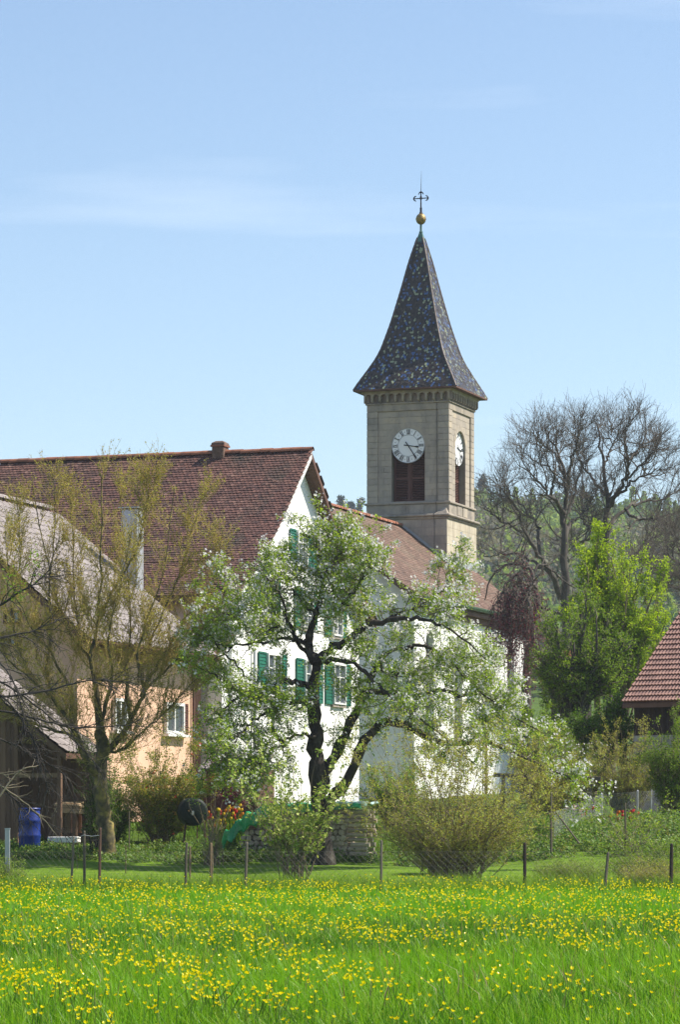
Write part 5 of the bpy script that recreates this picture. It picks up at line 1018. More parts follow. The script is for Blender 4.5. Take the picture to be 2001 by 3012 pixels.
for i in range(2700):
    y = fw.uniform(430, 850); x = fw.uniform(-90, 165)*y/800.
    pxx = CX+x/y*F
    if pxx < 900 and fw.random() > .25: continue
    patch = math.sin(x*.035+1.2)+math.sin(y*.021+x*.013)+fw.normal(0, .75)
    kind = 2 if patch < -1.1 else (0 if patch < -.05 else 1)
    h = fw.uniform(7, 11) if kind == 2 else fw.uniform(5.5, 9.5); p, sz = far_tree(x, y, h, kind, 130)
    base_t = (fw.uniform(.0, .33), fw.uniform(.38, .82), fw.uniform(.88, .99))[kind]
    allp.append(p); allt.append(np.clip(base_t+fw.normal(0, .02, len(p)), 0, .999)); alls.append(np.full(len(p), sz))
p = np.concatenate(allp); tt = np.concatenate(allt); ss = np.concatenate(alls); n_ = len(p)
a = nrm(fw.normal(size=(n_, 3))); b_ = nrm(np.cross(a, fw.normal(size=(n_, 3)))); ss = (ss*fw.uniform(.6, 1.4, n_))[:, None]
V4 = np.stack([p-a*ss, p+b_*ss*.8, p+a*ss, p-b_*ss*.8], 1).reshape(-1, 3)
hf = obj('hillside_wood', mesh_np('hillside_wood', V4, np.arange(len(V4)).reshape(-1, 4), M['wood_green'], np.repeat(tt, 4)))
tag(hf, 'mixed spring woodland covering the hill behind the church', 'woodland', kind='stuff')
LM['pine'] = leafmat('pine_needles', [(0, (.025, .045, .028)), (1, (.05, .08, .045))], .2, .0)
def pine(px, ytop, ybot, wide, label, seed, name='pine_tree', crown=.75):
    rng = np.random.default_rng(seed); D = 800.; t = Plant(seed); ztop = P(px, ytop, D)[2]; x0 = P(px, ytop, D)[0]; zb = float(gz(x0, D)); zb = min(zb, P(px, ybot, D)[2])
    L1, R1 = t.limbs([[np.array((x0, D, zb-1)), np.array((x0+.2, D, (zb+ztop)/2)), np.array((x0, D, ztop-.3))]], [(.3, .05)], 10, 6)
    N_ = 46; hh = rng.uniform(1-crown, 1, N_); st = L1[0, (hh*9).astype(int)]; an = rng.uniform(0, 2*math.pi, N_); w = m2p(wide/2, D)*(1.15-hh)*1.4*rng.uniform(.5, 1.1, N_); st = np.stack([np.full(N_, x0), np.full(N_, D), zb+(ztop-zb)*hh], -1)
    e = st+np.stack([np.cos(an)*w, np.sin(an)*w, rng.uniform(-.1, .35, N_)*w], -1); br = np.stack([st, (st+e)/2+np.array((0, 0, .1)), e], 1); t.b.append((br, np.tile(np.array((.08, .05, .02)), (N_, 1)), 4))
    t.leaves(br, 34, .75, .55, .3, 1., .35); t.build(name, np.array((x0, D, zb)), M['bark_dark'], LM['pine'], None, label, group='pines on the hill crest')
pine(1003, 1466, 1540, 36, 'spiky pine on the hill crest nearest the white gable', 61); pine(1034, 1477, 1540, 34, 'middle pine of the three on the hill crest left of the tower', 62); pine(1062, 1472, 1545, 44, 'broad pine on the hill crest close against the tower', 63, crown=.9)
pine(1420, 1405, 1520, 50, 'dark spruce on the hill crest just right of the tower', 64, 'spruce_tree', .95)

# ------------------------------------------------------------------ fences, posts and stakes
def post_mesh(h, w, taper=.9, n=6, seed=0, lean=(0, 0)):
    rng = np.random.default_rng(seed); mb = MB(); zs = [-.15, .0, h*.35, h*.7, h-.03, h]; rs = [w, w*1.02, w*.98, w*.95, w*taper, w*taper*.6]
    mb.tube([(lean[0]*z+rng.normal(0, w*.08), lean[1]*z+rng.normal(0, w*.08), z) for z in zs], rs, n); return mb
D_F = 70.5; fence = empty('field_fence', PG(1000, D_F)); tag(fence, 'sagging wire mesh field fence on grey wooden posts along the meadow', 'fence'); fo = np.array(fence.location)
fx = [(208, 2462, .030, .05, 'postwood'), (248, 2442, .034, 0., 'postwood'), (291, 2433, .036, .02, 'rust'), (545, 2478, .036, .03, 'postwood'), (722, 2475, .038, .03, 'postwood'), (1121, 2470, .036, .01, 'postwood'), (1544, 2478, .042, 0., 'darkwood'), (1778, 2505, .038, .09, 'postwood'), (1976, 2480, .044, 0., 'darkwood')]
for i, (px, yt_, w, ln, mt) in enumerate(fx):
    b0 = PG(px, D_F); h = P(px, yt_, D_F)[2]-b0[2]; o = post_mesh(h, w, seed=i, lean=(ln, 0)).build('post', M[mt], fence); o.location = Vector(b0-fo)
def wire_mesh(p0, p1, h0, h1, pitch, r, parent, nm='wire_mesh', lines=2, off=0., wm='wire'):
    """crossing diagonal wires between two ground points, with straight top and bottom wires"""
    p0 = np.asarray(p0, float); p1 = np.asarray(p1, float); Lg = np.linalg.norm(p1-p0); V0 = []; V1 = []
    f = lambda s, t: p0+(p1-p0)*(s/Lg)+np.array((0, 0, (h0+(h1-h0)*s/Lg)*t))
    hh = (h0+h1)/2
    for sg in (1, -1):
        for k in np.arange(-hh, Lg+hh, pitch):
            s0, s1 = (k, k+hh) if sg > 0 else (k+hh, k); t0, t1 = 0., 1.
            a_, b__ = s0, s1
            lo, hi = 0., 1.
            if b__ != a_:
                ta, tb = (0-a_)/(b__-a_), (Lg-a_)/(b__-a_); lo = max(0, min(ta, tb)); hi = min(1, max(ta, tb))
            if hi-lo > .02: V0.append(f(a_+(b__-a_)*lo, lo)); V1.append(f(a_+(b__-a_)*hi, hi))
    for t in np.linspace(.02, 1, lines): V0.append(f(0, t)); V1.append(f(Lg, t))
    pl = Plant(1); A_ = np.array(V0); B_ = np.array(V1); pl.b.append((np.stack([A_, B_], 1), np.full((len(A_), 2), r), 3))
    base = np.array(parent.location); return obj(nm, pl.wood_mesh(nm, M[wm], base), parent)
pxs = [20]+[f[0] for f in fx]+[2060]
for a_, b_ in zip(pxs[:-1], pxs[1:]):
    if b_-a_ > 100: wire_mesh(PG(a_, D_F+.05), PG(b_, D_F+.05), 0.98, .98, .15, .0019, fence, lines=4, wm='wire_dull')
mp_ = empty('metal_post', PG(22, 72.5)); tag(mp_, 'white grey metal fence post at left edge', 'post'); h = P(22, 2436, 72.5)[2]-mp_.location.z
bevel(MB().box(-.055, .055, -.03, .03, -.1, h).build('shaft', M['zinc'], mp_), .008); MB().box(-.062, .062, -.037, .037, h-.02, h+.01).build('cap', M['zinc'], mp_)
def stake(px, yt_, D, w, mat, label, name='wooden_stake', lean=0.):
    b0 = PG(px, D); h = P(px, yt_, D)[2]-b0[2]; o = post_mesh(h, w, seed=px, lean=(lean, 0)).build(name, M[mat], None); o.location = Vector(b0); tag(o, label, 'stake', 'wooden garden stakes'); return o
stake(559, 2488, 72.8, .03, 'stakewood', 'light brown stake just right of a grey fence post'); stake(620, 2478, 73.6, .032, 'stakewood', 'brown stake beside the young vase shaped fruit tree')
stake(380, 2385, 86.8, .018, 'postwood', 'thin pole standing in front of the quince bush'); stake(580, 2405, 87., .02, 'rust', 'reddish rod in front of the dark drum', 'garden_rod'); stake(370, 2490, 79., .012, 'rust', 'short thin rod on the lawn right of the lichen tree', 'garden_rod')
stake(1622, 2330, 84., .04, 'postwood', 'tall weathered post beyond the olive shrub'); stake(1840, 2360, 84., .03, 'postwood', 'weathered stake among the red tulips')
o = MB().tube([P(1636, 2388, 84.), P(1705, 2480, 83.)], .022, 6).build('leaning_pole', M['postwood']); tag(o, 'thin pole leaning against the tall weathered post', 'pole')
# wire linking stakes at left
o = MB().tube([P(200, 2472, 70.4), P(222, 2466, 70.4), P(247, 2455, 70.4), P(270, 2459, 70.4), P(292, 2456, 70.4)], .008, 5).build('tie_rope', M['wire']); tag(o, 'pale rope tied between the grey posts and rusty post', 'rope')
# chain-link garden fence at the right
gf = empty('garden_fence', PG(1770, 92.)); tag(gf, 'galvanised chain link garden fence on silver posts at right', 'fence'); go_ = np.array(gf.location)
gp_ = [(1770, 2333, 92.), (1876, 2325, 94.2), (1916, 2302, 97.), (1975, 2322, 94.8), (2060, 2330, 95.5)]
for i, (px, yt_, D) in enumerate(gp_):
    b0 = PG(px, D); h = P(px, yt_, D)[2]-b0[2]; o = MB().tube([(0, 0, -.1), (0, 0, h), (0, 0, h+.02)], [.03, .03, .012], 8).build('post', M['zinc'], gf); o.location = Vector(b0-go_)
tops = lambda i: P(*gp_[i])[2]-PG(gp_[i][0], gp_[i][2])[2]
wire_mesh(PG(1770, 92.), PG(1876, 94.2), tops(0)-.03, tops(1)-.03, 85e-3, .0018, gf, 'chain_link'); wire_mesh(PG(1876, 94.2), PG(1975, 94.8), tops(1)-.03, tops(3)-.03, 85e-3, .0018, gf, 'chain_link')
wire_mesh(PG(1975, 94.8), PG(2060, 95.5), tops(3)-.03, tops(4)-.03, 85e-3, .0018, gf, 'chain_link'); wire_mesh(PG(1880, 97.), PG(2060, 97.5), tops(2)-.03, tops(2)-.03, 85e-3, .0018, gf, 'chain_link')
q0 = PG(1630, 86.); wire_mesh(q0, PG(1770, 92.), .85, tops(0)-.03, 85e-3, .0018, gf, 'chain_link')
o = MB().tube([P(1768, 2392, 91.9)-go_, P(1690, 2440, 90.)-go_], .016, 6).build('brace', M['zinc'], gf)

# ------------------------------------------------------------------ things in the garden
WPD = 85.6; wl = PG(700, WPD); WF = Fr((wl[0], wl[1], wl[2]-.05), TH); wp = WF.root('log_pile'); tag(wp, 'stack of split firewood logs partly under green sheeting', 'log pile')
wx1 = WF.cut(1078, 2420, 1, 0.)[0]; wtop = WF.cut(1050, 2372, 1, 0.)[2]; lr_ = np.random.default_rng(44)
def log_mesh(r, ln, seed):
    rg_ = np.random.default_rng(seed); n = 8; mb = MB(); rr = r*rg_.uniform(.75, 1.15, n); V = [(rr[j]*math.cos(j*2*math.pi/n), y, rr[j]*math.sin(j*2*math.pi/n)) for y in (0, ln) for j in range(n)]
    return mb.add(V, [tuple(range(n)), tuple(range(2*n-1, n-1, -1))]+[(j, n+j, n+(j+1) % n, (j+1) % n) for j in range(n)]).mesh('log', M['log'])
lms = [log_mesh(.075, .95, k) for k in range(5)]; lend = [log_mesh(.062, .52, 20+k) for k in range(4)]
x = .1; z_ = .1
nz_ = int(wtop/.142)
for j in range(nz_):
    for i in range(int((wx1-.65)/.148)):
        if .08+j*.142 > np.interp(.1+i*.148, [0, .45, .9], [.5, .8, 9]): continue
        o = obj('log', lms[lr_.integers(5)], wp, Matrix.Translation((.1+i*.148+(.07 if j % 2 else 0), lr_.normal(0, .03), .08+j*.142)) @ Matrix.Rotation(lr_.uniform(0, 6.28), 4, 'Y'))
for j in range(int(wtop/.125)):
    for c_ in range(2):
        for yy in (.0, .32, .64):
            if j % 2 == 0 or yy != .32: o = obj('log', lend[lr_.integers(4)], wp, Matrix.Translation((wx1-.56*(c_)+lr_.normal(0, .03), yy+.1+lr_.normal(0, .02), .08+j*.125)) @ Matrix.Rotation(R(90), 4, 'Z') @ Matrix.Rotation(lr_.uniform(0, 6.28), 4, 'Y'))
# sheeting: one draped grid over the pile, hanging lower at its left end
M['tarp'] = solid('green_plastic_sheet', [(0, (.008, .24, .07)), (.7, (.02, .36, .13)), (1, (.05, .46, .21))], .32, 2., spec=.6, bump=.4, bscale=5)
nu, nv = 60, 26; V = []
for i in range(nu):
    for j in range(nv):
        u_ = i/(nu-1); v_ = j/(nv-1); xx = -.42+u_*(wx1-.1+.42); prof_z = wtop+.07; 
        s_ = v_*2.2; yy, dz = (-.12, -(.7-s_)) if s_ < .7 else ((s_-.82), 0.)
        if s_ >= .7: yy = s_-.82; dz = 0.
        dz *= np.interp(u_, [0, .3, .6, 1], [.55, .5, .3, .15]); zz_ = prof_z+dz+np.interp(xx, [-.6, -.35, 0, .45, .9], [-1.1, -.78, -.5, -.2, 0])
        w_ = .03*math.sin(xx*7+v_*5)+.02*math.sin(xx*17-v_*9); V.append((xx, yy-.05+(w_ if s_ < .7 else 0)+np.interp(xx, [0, .8], [1, .3])*.07*math.sin(xx*13+v_*3), max(zz_+np.interp(xx, [0, .8], [1, .25])*(.07*math.sin(xx*9+v_*7)*math.sin(v_*11+xx*3)+.09*math.sin(xx*19+v_*4)), .06)+(w_*.5 if s_ >= .7 else 0)))
tp_ = mesh_pd('green_sheet', V, [(i*nv+j, i*nv+j+1, (i+1)*nv+j+1, (i+1)*nv+j) for i in range(nu-1) for j in range(nv-1)], M['tarp'], None, True)
tpo = obj('green_sheet', tp_); tpo.location = Vector(WF.O); tpo.rotation_euler = (0, 0, -TH); tag(tpo, 'crumpled green plastic sheet draped over the log pile', 'tarp'); sm = tpo.modifiers.new('thick', 'SOLIDIFY'); sm.thickness = .008
# pale plastic cover on the log end
M['palesheet'] = solid('pale_turquoise_sheet', [(.32, .52, .46), (.48, .66, .58)], .35, 2., spec=.6, bump=.3, bscale=6)
V = []; 
for i in range(16):
    for j in range(10):
        xx = wx1-1.0+i/15*1.02; yy = -.1+j/9*1.1; V.append((xx, yy, wtop+.13+.02*math.sin(xx*11+yy*6)+(-.16 if j == 0 else 0)+(-.05 if i == 15 else 0)))
po = obj('pale_sheet', mesh_pd('pale_sheet', V, [(i*10+j, i*10+j+1, (i+1)*10+j+1, (i+1)*10+j) for i in range(15) for j in range(9)], M['palesheet'], None, True)); po.location = Vector(WF.O); po.rotation_euler = (0, 0, -TH); tag(po, 'pale turquoise plastic sheet on top of the log ends', 'sheet'); po.modifiers.new('thick', 'SOLIDIFY').thickness = .008
# dark drum lying on its side
dc = P(572, 2387, 86.6); M['drum'] = solid('dark_green_plastic', [(.005, .011, .008), (.009, .02, .013)], .6, 3., spec=.25)
dr = empty('rotary_drum', PG(572, 86.6)); tag(dr, 'dark green round compost drum on a stand beside the tulips', 'drum'); do = Vector(dc)-dr.location
b_ = MB(); prof_ = [(0., -.02), (.30, -.015), (.36, .01), (.38, .05), (.38, .62), (.33, .66), (0., .66)]
V = []; n = 28
for r_, y_ in prof_:
    for j in range(n): an = 2*math.pi*j/n; V.append((r_*math.cos(an), y_, r_*math.sin(an)))
b_.add(V, [(i*n+j, (i+1)*n+j, (i+1)*n+(j+1) % n, i*n+(j+1) % n) for i in range(len(prof_)-1) for j in range(n)]); o = b_.build('body', M['drum'], dr, True); o.location = do; o.rotation_euler = (0, 0, R(12))
o = MB().box(-.03, .03, -.05, -.018, -.06, .06).build('latch', M['zinc'], dr); o.location = do+Vector((-.05, 0, -.03)); o.rotation_euler = (0, 0, R(12))
for sx in (-1, 1): 
    o = MB().tube([(sx*.25, .1, do.z-.34), (sx*.34, .1, -.05)], .02, 6).tube([(sx*.25, .55, do.z-.34), (sx*.34, .55, -.05)], .02, 6).build('stand_leg', M['rust'], dr); o.location = (do.x, do.y, 0)
# blue barrel, board stack and slab before the shed
bb = PG(87, 87.2); M['blueplastic'] = solid('blue_plastic', [(.004, .018, .16), (.01, .04, .26)], .4, 2., spec=.5)
br = empty('blue_barrel', bb); tag(br, 'blue plastic barrel standing before the open shed', 'barrel'); h = P(87, 2378, 87.2)[2]-bb[2]
MB().lathe([(0, 0), (.27, 0), (.285, .03), (.295, h*.3), (.31, h*.33), (.31, h*.37), (.295, h*.4), (.295, h*.66), (.31, h*.69), (.31, h*.73), (.29, h*.77), (.28, h*.96), (.265, h)], n=24).build('body', M['blueplastic'], br, True)
MB().lathe([(.262, h-.03), (.30, h-.03), (.30, h+.02), (.262, h+.025), (0, h+.02)], n=24).build('rim', M['blueplastic'], br, True)
bs = SF.world(*(SF.cut(193, 2390, 1, .7)*np.array((1, 1, 1)))); stz = bs[2]; SO = np.array(bs)
bst = empty('board_stack', (SO[0], SO[1], gz(SO[0], SO[1])), -TH); tag(bst, 'stack of pale sawn boards lying at the shed front', 'board stack'); zz0 = SO[2]-bst.location.z
for k in range(7):
    ln = .74+lr_.uniform(-.12, .1); o = bevel(MB().box(-ln*.5, ln*.5, lr_.uniform(-.1, 0), .25, zz0+k*.042, zz0+k*.042+.034).build('sawn_board', M['palewood'], bst), .004); o.rotation_euler = (0, R(3), lr_.uniform(-.05, .05))
for sx in (-.25, .25): MB().box(sx-.05, sx+.05, .0, .2, -.1, zz0-.012).build('bearer', M['oldwood'], bst)
sl0 = PG(150, 87.6); sb = bevel(MB().box(-.28, .62, -.12, .12, 0, .17).build('concrete_slab', M['plaster'], None), .02); sb.location = (sl0[0]+.2, sl0[1], P(150, 2478, 87.6)[2]); sb.rotation_euler = (0, 0, -TH); tag(sb, 'white concrete slab on the ground right of the blue barrel', 'slab')
# reddish picket fence by the hut
pf = empty('picket_fence', PG(655, 89.)); tag(pf, 'dark reddish picket fence behind the tulip bed', 'fence'); M['picket'] = solid('reddish_picket_paint', [(.10, .025, .025), (.19, .05, .05)], .7, 4., tint=True); fb = np.array(pf.location)
for i in range(15):
    q = P(603+i*7.4, 2345, 89.); MB().box(-.028, .028, -.01, .01, 0, q[2]-fb[2]+lr_.normal(0, .01)).build('picket', M['picket'], pf).location = (q[0]-fb[0], 0, 0)
for zt_ in (.25, .7): MB().box(P(600, 0, 89.)[0]-fb[0], P(712, 0, 89.)[0]-fb[0], .012, .035, zt_, zt_+.06).build('rail', M['picket'], pf)
# plank path / beam lying behind the olive shrub
o = bevel(MB().box(-1.6, 1.6, -.08, .08, -.06, .06).build('long_beam', M['postwood']), .01); o.location = Vector(P(1610, 2284, 96.)); o.rotation_euler = (0, R(2), 0); tag(o, 'long grey beam lying across under the apple branch tips', 'beam')
for i in range(3):
    o_ = MB().box(-.05, .05, -.05, .05, -1.4, -.065).build('beam_leg', M['postwood'], o); o_.location = (-1.3+i*1.3, 0, 0)
# tulips
def tulip_mesh(mat_f):
    mb = MB(); n = 6
    for r_, z_ in (): pass
    V = []; prof_ = [(.008, 0), (.028, .015), (.034, .04), (.026, .07)]
    for r_, z_ in prof_:
        for j in range(n): an = 2*math.pi*j/n; V.append((r_*math.cos(an)*(1.12 if j % 2 else .92), r_*math.sin(an)*(1.12 if j % 2 else .92), z_*(1.0 if j % 2 else 1.1)))
    return mb.add(V, [(i*n+j, i*n+(j+1) % n, (i+1)*n+(j+1) % n, (i+1)*n+j) for i in range(3) for j in range(n)]).mesh('petals', mat_f, True)
tul = {c_: tulip_mesh(solid('tulip_'+c_, cols, .5, 9., tint=True)) for c_, cols in (('red', [(.45, .01, .02), (.62, .04, .03)]), ('yellow', [(.70, .42, .01), (.80, .58, .03)]), ('orange', [(.70, .16, .01), (.78, .30, .03)]))}
stem = MB().tube([(0, 0, 0), (.01, 0, .15), (0, 0, .3)], .006, 5)
for an in (0, 2.1, 4.2): stem.add([(0, 0, .02), (.05*math.cos(an)-.02*math.sin(an), .05*math.sin(an)+.02*math.cos(an), .12), (.09*math.cos(an), .09*math.sin(an), .24), (.05*math.cos(an)+.02*math.sin(an), .05*math.sin(an)-.02*math.cos(an), .12)], [(0, 1, 2, 3)])
stem = stem.mesh('stem', LM['herb'])
def tulip(px, py, D, col, label):
    q = P(px, py, D); b0 = np.array((q[0], D, float(gz(q[0], D)))); h = max(q[2]-b0[2], .2); o = obj('tulip', tul[col]); o.location = Vector(q); o.scale = (1.25,)*3; tag(o, label, 'tulip', f'{col} tulips {"by the dark drum" if px < 1000 else "by the garden fence"}')
    s_ = obj('stem', stem, o); s_.scale = (1, 1, h/.3/1.25); s_.location = (0, 0, -h/1.25)
for i in range(46):
    px = 612+lr_.random()*105; py = 2384+lr_.random()*52+(px-612)*-.12; cl = lr_.choice(['yellow', 'yellow', 'red', 'orange']); 
    tulip(px, py, 87.2+lr_.uniform(-.4, .4), cl, f'{cl} tulip in the bed between dark drum and green sheet')
for i in range(34):
    px = 1795+lr_.random()*90 if i < 24 else 1660+lr_.random()*90; py = (2388+lr_.random()*45) if i < 24 else 2375+lr_.random()*30; cl = lr_.choice(['red', 'red', 'red', 'orange']); 
    tulip(px, py, 90.+lr_.uniform(-.5, .5), cl, f'{cl} tulip below the chain link garden fence')

# ------------------------------------------------------------------ herbs, lawn, meadow
gr = np.random.default_rng(77)
def tufts(name, xy, nb, hmin, hmax, spread, w, mat, label, lean=.5, leafy=False, bend=.4, mats=None):
    N_ = len(xy); idx = np.repeat(np.arange(N_), nb); C = len(idx); x = xy[idx, 0]+gr.normal(0, spread, C); y = xy[idx, 1]+gr.normal(0, spread, C); z = gz(x, y); h = gr.uniform(hmin, hmax, C)
    az = gr.uniform(0, 2*math.pi, C); d = np.stack([np.cos(az), np.sin(az), np.zeros(C)], -1); ln = np.abs(gr.normal(0, lean, C))[:, None]*h[:, None]; b0 = np.stack([x, y, z-.02], -1)
    sd = np.stack([-np.sin(az+gr.normal(0, .8, C)), np.cos(az), np.zeros(C)], -1); sd = nrm(sd); wv = (w*gr.uniform(.6, 1.3, C))[:, None]; up = np.array((0, 0, 1.))
    if leafy: mid = b0+d*ln*.5+up*h[:, None]*.55; tip = b0+d*ln+up*h[:, None]; V = np.stack([b0, mid+sd*wv, tip, mid-sd*wv], 1).reshape(-1, 3); Fq = np.arange(len(V)).reshape(-1, 4); tn = np.repeat(gr.random(C), 4)
    else:
        mid = b0+d*ln*.25+up*h[:, None]*.6; tip = b0+d*ln*(1+bend)+up*h[:, None]*(1-.25*np.minimum(ln/h[:, None], 1)); V = np.stack([b0-sd*wv*.5, b0+sd*wv*.5, mid+sd*wv*.45, mid-sd*wv*.45, tip], 1).reshape(-1, 3)
        i = np.arange(C)[:, None]*5; Fq = np.concatenate([i+np.array([[0, 1, 2, 3]]), i+np.array([[3, 2, 4, 4]])], 1).reshape(-1, 4)
        q_ = Fq.reshape(-1, 2, 4); tri = np.concatenate([q_[:, 0][:, [0, 1, 2]], q_[:, 0][:, [0, 2, 3]], q_[:, 1][:, [0, 1, 2]]], 0); Fq = tri; pt_ = .5+.25*np.sin(x*1.3+y*.21)*np.sin(y*.55-x*.4)+.25*np.sin(x*.47-y*.33+2.); tn = np.repeat(np.clip(np.repeat(gr.random(N_), nb)*.35+gr.random(C)*.35+pt_*.3, 0, .999), 5)
    o = obj(name, mesh_np(name, V, Fq, mat, tn, True)); tag(o, label, 'grass' if 'grass' in name else 'plants', kind='stuff'); return o
LM['grass'] = leafmat('meadow_grass_blade', [(0, (.03, .12, .004)), (.35, (.08, .25, .005)), (.75, (.165, .40, .008)), (.94, (.25, .46, .025)), (1, (.40, .44, .12))], .42, .04, rough=.35, tcol=(1.25, 1.15, .4))
LM['lawn'] = leafmat('lawn_blade', [(0, (.09, .19, .014)), (.6, (.14, .27, .025)), (1, (.21, .32, .05))], .4, .05, tcol=(1.2, 1.1, .5))
LM['dry'] = leafmat('dry_seed_head', [(0, (.20, .13, .08)), (1, (.34, .27, .16))], .3, .05)
def scatter(n, y0, y1, xpad=.6, p=1.):
    y = y0+(y1-y0)*gr.random(n)**p; x = gr.uniform(-1, 1, n)*(y*(1001/F)+xpad); return np.stack([x, y], -1)
s1 = scatter(9200, 19.2, 34.); s2 = scatter(7600, 33., 50.); s3 = scatter(6500, 49., 71.5)
tufts('meadow_grass', s1, 13, .16, .42, .05, .0065, LM['grass'], 'long bright green meadow grass in the foreground', .38)
tufts('meadow_grass_middle', s2, 11, .16, .42, .07, .009, LM['grass'], 'long green meadow grass in the middle of the field', .38)
tufts('meadow_grass_far', s3, 10, .15, .40, .10, .013, LM['grass'], 'meadow grass along the field fence', .38)
tufts('lawn_grass', np.stack([gr.uniform(-9.5, 9.8, 9000), gr.uniform(72.5, 85, 9000)], -1), 8, .02, .055, .08, .010, LM['lawn'], 'short mown lawn behind the fence', .6)
def strip(n, x0, x1, Da, Db): 
    d_ = gr.uniform(Da, Db, n); x = (gr.uniform(x0, x1, n)-CX)/F*d_; return np.stack([x, d_], -1)
def mounds(name, xy, rmin, rmax, nl, size, mat, label, seed, hk=1.):
    t = Plant(seed)
    for (x, y) in xy:
        r_ = gr.uniform(rmin, rmax); d = nrm(gr.normal(size=(nl, 3))); d[:, 2] = np.abs(d[:, 2]); p_ = d*r_*np.array((1.2, 1.2, hk*gr.uniform(.7, 1.4)))*gr.uniform(.45, 1.05, (nl, 1)); t0 = gr.uniform(0, .55); t.leaf_at(p_+np.array((x, y, float(gz(x, y)))), size, .6, 0, 0, (t0, t0+.45))
    o = obj(name, t.leaf_mesh(name, [mat], np.zeros(3), [0])); tag(o, label, 'plants', kind='stuff')
LM['herb2'] = leafmat('herb_leaf_mixed', [(0, (.05, .11, .02)), (.4, (.10, .20, .03)), (.7, (.17, .29, .04)), (.9, (.24, .30, .07)), (1, (.22, .17, .08))], .4, .08)
mounds('herb_border', strip(420, -20, 1000, 84.3, 88.), .10, .26, 90, .07, LM['herb2'], 'leafy green herbs along the back of the lawn', 501)
mounds('garden_herbs', strip(620, 1180, 2060, 84.0, 91.5), .12, .34, 100, .08, LM['herb2'], 'lush green garden plants on the bank at right', 502)
mounds('drum_weeds', strip(60, 500, 650, 85.6, 86.2), .16, .30, 90, .06, LM['herb2'], 'tall weeds in front of the dark drum', 504, 1.3)
mounds('pile_weeds', strip(110, 640, 1100, 84.5, 85.1), .14, .32, 90, .065, LM['herb2'], 'leafy weeds at the foot of the log pile', 505, 1.2)
mounds('fence_weeds', strip(160, 1150, 2060, 70.6, 72.4), .08, .22, 70, .05, LM['herb2'], 'weeds growing along the right part of the field fence', 503, 1.3)
tufts('rough_grass', strip(1900, -20, 2060, 69.6, 72.6), 10, .12, .62, .07, .010, LM['herb'], 'rough grass growing through the field fence', .5)
tufts('bank_grass', strip(2600, -20, 2060, 85., 100.), 10, .08, .28, .12, .016, LM['lawn'], 'rough grass on the bank below the houses', .5)
# seed heads
sh_ = scatter(420, 24., 60.); tufts('grass_seed_heads', sh_, 2, .40, .58, .02, .008, LM['dry'], 'brown flowering grass stalks standing above the meadow', .35)
# buttercups
M['petal'] = leafmat('buttercup_petal', [(0, (.88, .68, .003)), (1, (.93, .80, .012))], .35, .05, rough=.25, tcol=(1.05, 1.05, .3))
def butter_V(r):
    V = []; Fq = []
    for q in range(5):
        an = q*2*math.pi/5; c_, s_ = math.cos(an), math.sin(an); b0 = len(V)
        for u_, v_, z_ in ((.10, 0, 0), (.66, .46, .50), (.92, 0, .98), (.66, -.46, .50)): V.append((r*(u_*c_-v_*s_), r*(u_*s_+v_*c_), r*z_))
        Fq.append((b0, b0+1, b0+2, b0+3))
    return np.array(V), Fq
def density(x, y):
    px = CX+x/y*F; py = HY+(CH-.38)*F/y; u_ = px/2001; v_ = (py-2600)/412.
    band = np.interp(v_, [0, .08, .2, .34, .42, .52, .62, .8, 1.], [.50, .62, .5, .72, .45, .4, .7, .6, .38])
    patch = 1.6*(-.12+np.sin(px*.0085+y*.9)*np.sin(px*.004-y*.37+1.)+.55*np.sin(px*.021+y*1.7)*np.sin(px*.013-y*1.1)+.4*np.sin(px*.037-y*2.3))
    left = np.where(v_ > .42, np.interp(u_, [0, .45, .6, 1], [1.25, 1.1, .35, .30]), 1.)
    return band*np.clip(patch, .06, 1.4)*left
cand = scatter(120000, 19.6, 71.); keep = gr.random(len(cand)) < density(cand[:, 0], cand[:, 1])*.72*np.interp(cand[:, 1], [19, 40, 71], [.36, .40, .40]); fl = cand[keep]; fl = fl[np.argsort(fl[:, 1])]
hts = gr.uniform(.30, .47, len(fl)); V0, F0 = butter_V(.0165)
bm = mesh_np('buttercup', V0, F0, M['petal'], np.zeros(len(V0))); stm = MB().tube([(0, 0, 0), (.012, 0, -.16), (.0, 0, -.40)], .0028, 4).mesh('stem', LM['lawn'])
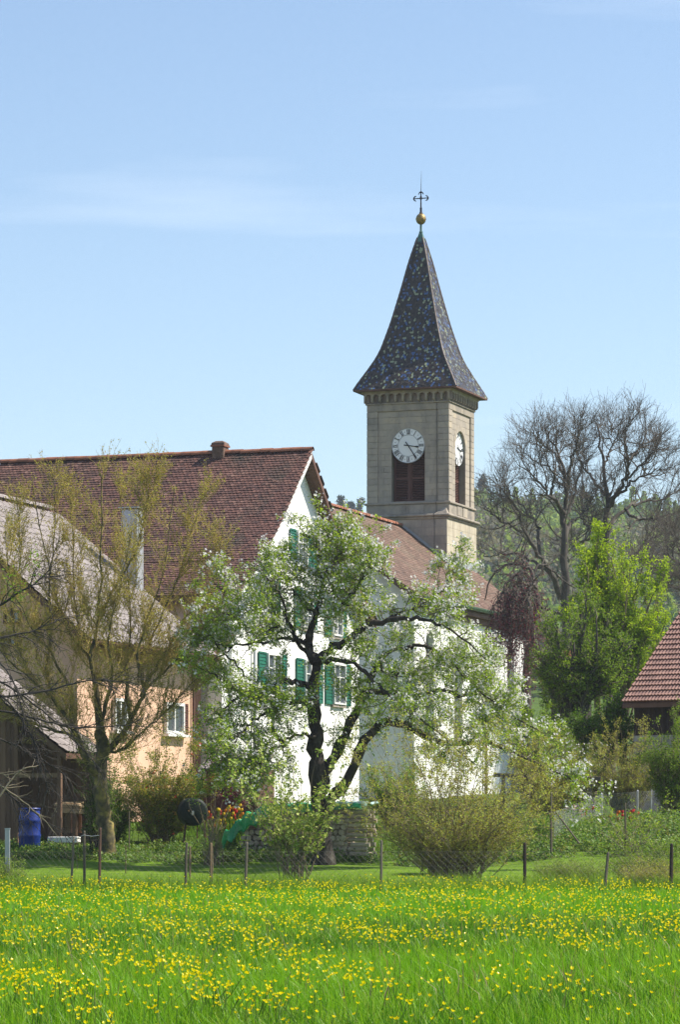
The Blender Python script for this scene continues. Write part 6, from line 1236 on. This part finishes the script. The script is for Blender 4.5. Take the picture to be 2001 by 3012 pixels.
inframe = [i for i in range(len(fl)) if abs(fl[i, 0]) < fl[i, 1]*1000/F and HY+(CH-hts[i])*F/fl[i, 1] < 3005][:300]; ins = set(inframe)
for i in inframe:
    x, y = fl[i]; o = obj('buttercup', bm); o.location = (x, y, float(gz(x, y))+hts[i]); o.rotation_euler = (gr.normal(.15, .3), gr.normal(0, .3), gr.uniform(0, 6.28)); tag(o, 'yellow buttercup standing in the near part of the meadow', 'buttercup', 'buttercups in the near meadow')
    s_ = obj('stem', stm, o); s_.scale = (1, 1, hts[i]/.4)
rest = np.array([i for i in range(len(fl)) if i not in ins]); N_ = len(rest); az = gr.uniform(0, 6.28, N_); tl = gr.normal(.1, .35, (N_, 2)); sc = np.interp(fl[rest, 1], [24, 71], [1., 1.25])*gr.uniform(.75, 1.2, N_)
Vv = V0[None]*sc[:, None, None]; ca, sa = np.cos(az)[:, None], np.sin(az)[:, None]; xx = Vv[..., 0]*ca-Vv[..., 1]*sa; yy = Vv[..., 0]*sa+Vv[..., 1]*ca; zz = Vv[..., 2]-yy*tl[:, :1]*1.2+xx*tl[:, 1:]
base = np.stack([fl[rest, 0], fl[rest, 1], gz(fl[rest, 0], fl[rest, 1])+hts[rest]], -1); Vv = np.stack([xx, yy, zz], -1)+base[:, None]
o = obj('buttercup_drift', mesh_np('buttercup_drift', Vv.reshape(-1, 3), np.arange(N_*20).reshape(-1, 4), M['petal'], np.repeat(gr.random(N_), 20))); tag(o, 'drifts of yellow buttercups over the farther meadow', 'buttercups', kind='stuff')
print('buttercups', len(fl), 'tris', sum(len(m_.polygons) for m_ in bpy.data.meshes))

# ------------------------------------------------------------------ thin spring haze
hzm, hn, hout = _nodes('pale_air'); pv = hn.nodes.new('ShaderNodeVolumePrincipled'); pv.inputs['Color'].default_value = (.80, .88, 1., 1); pv.inputs['Density'].default_value = .0002; pv.inputs['Anisotropy'].default_value = .2; hn.links.new(pv.outputs[0], hout.inputs['Volume'])
hz_o = MB().box(-950, 950, -60, 3050, -3, 105).build('haze', hzm); tag(hz_o, 'thin pale blue spring haze over the valley', 'haze', kind='stuff')
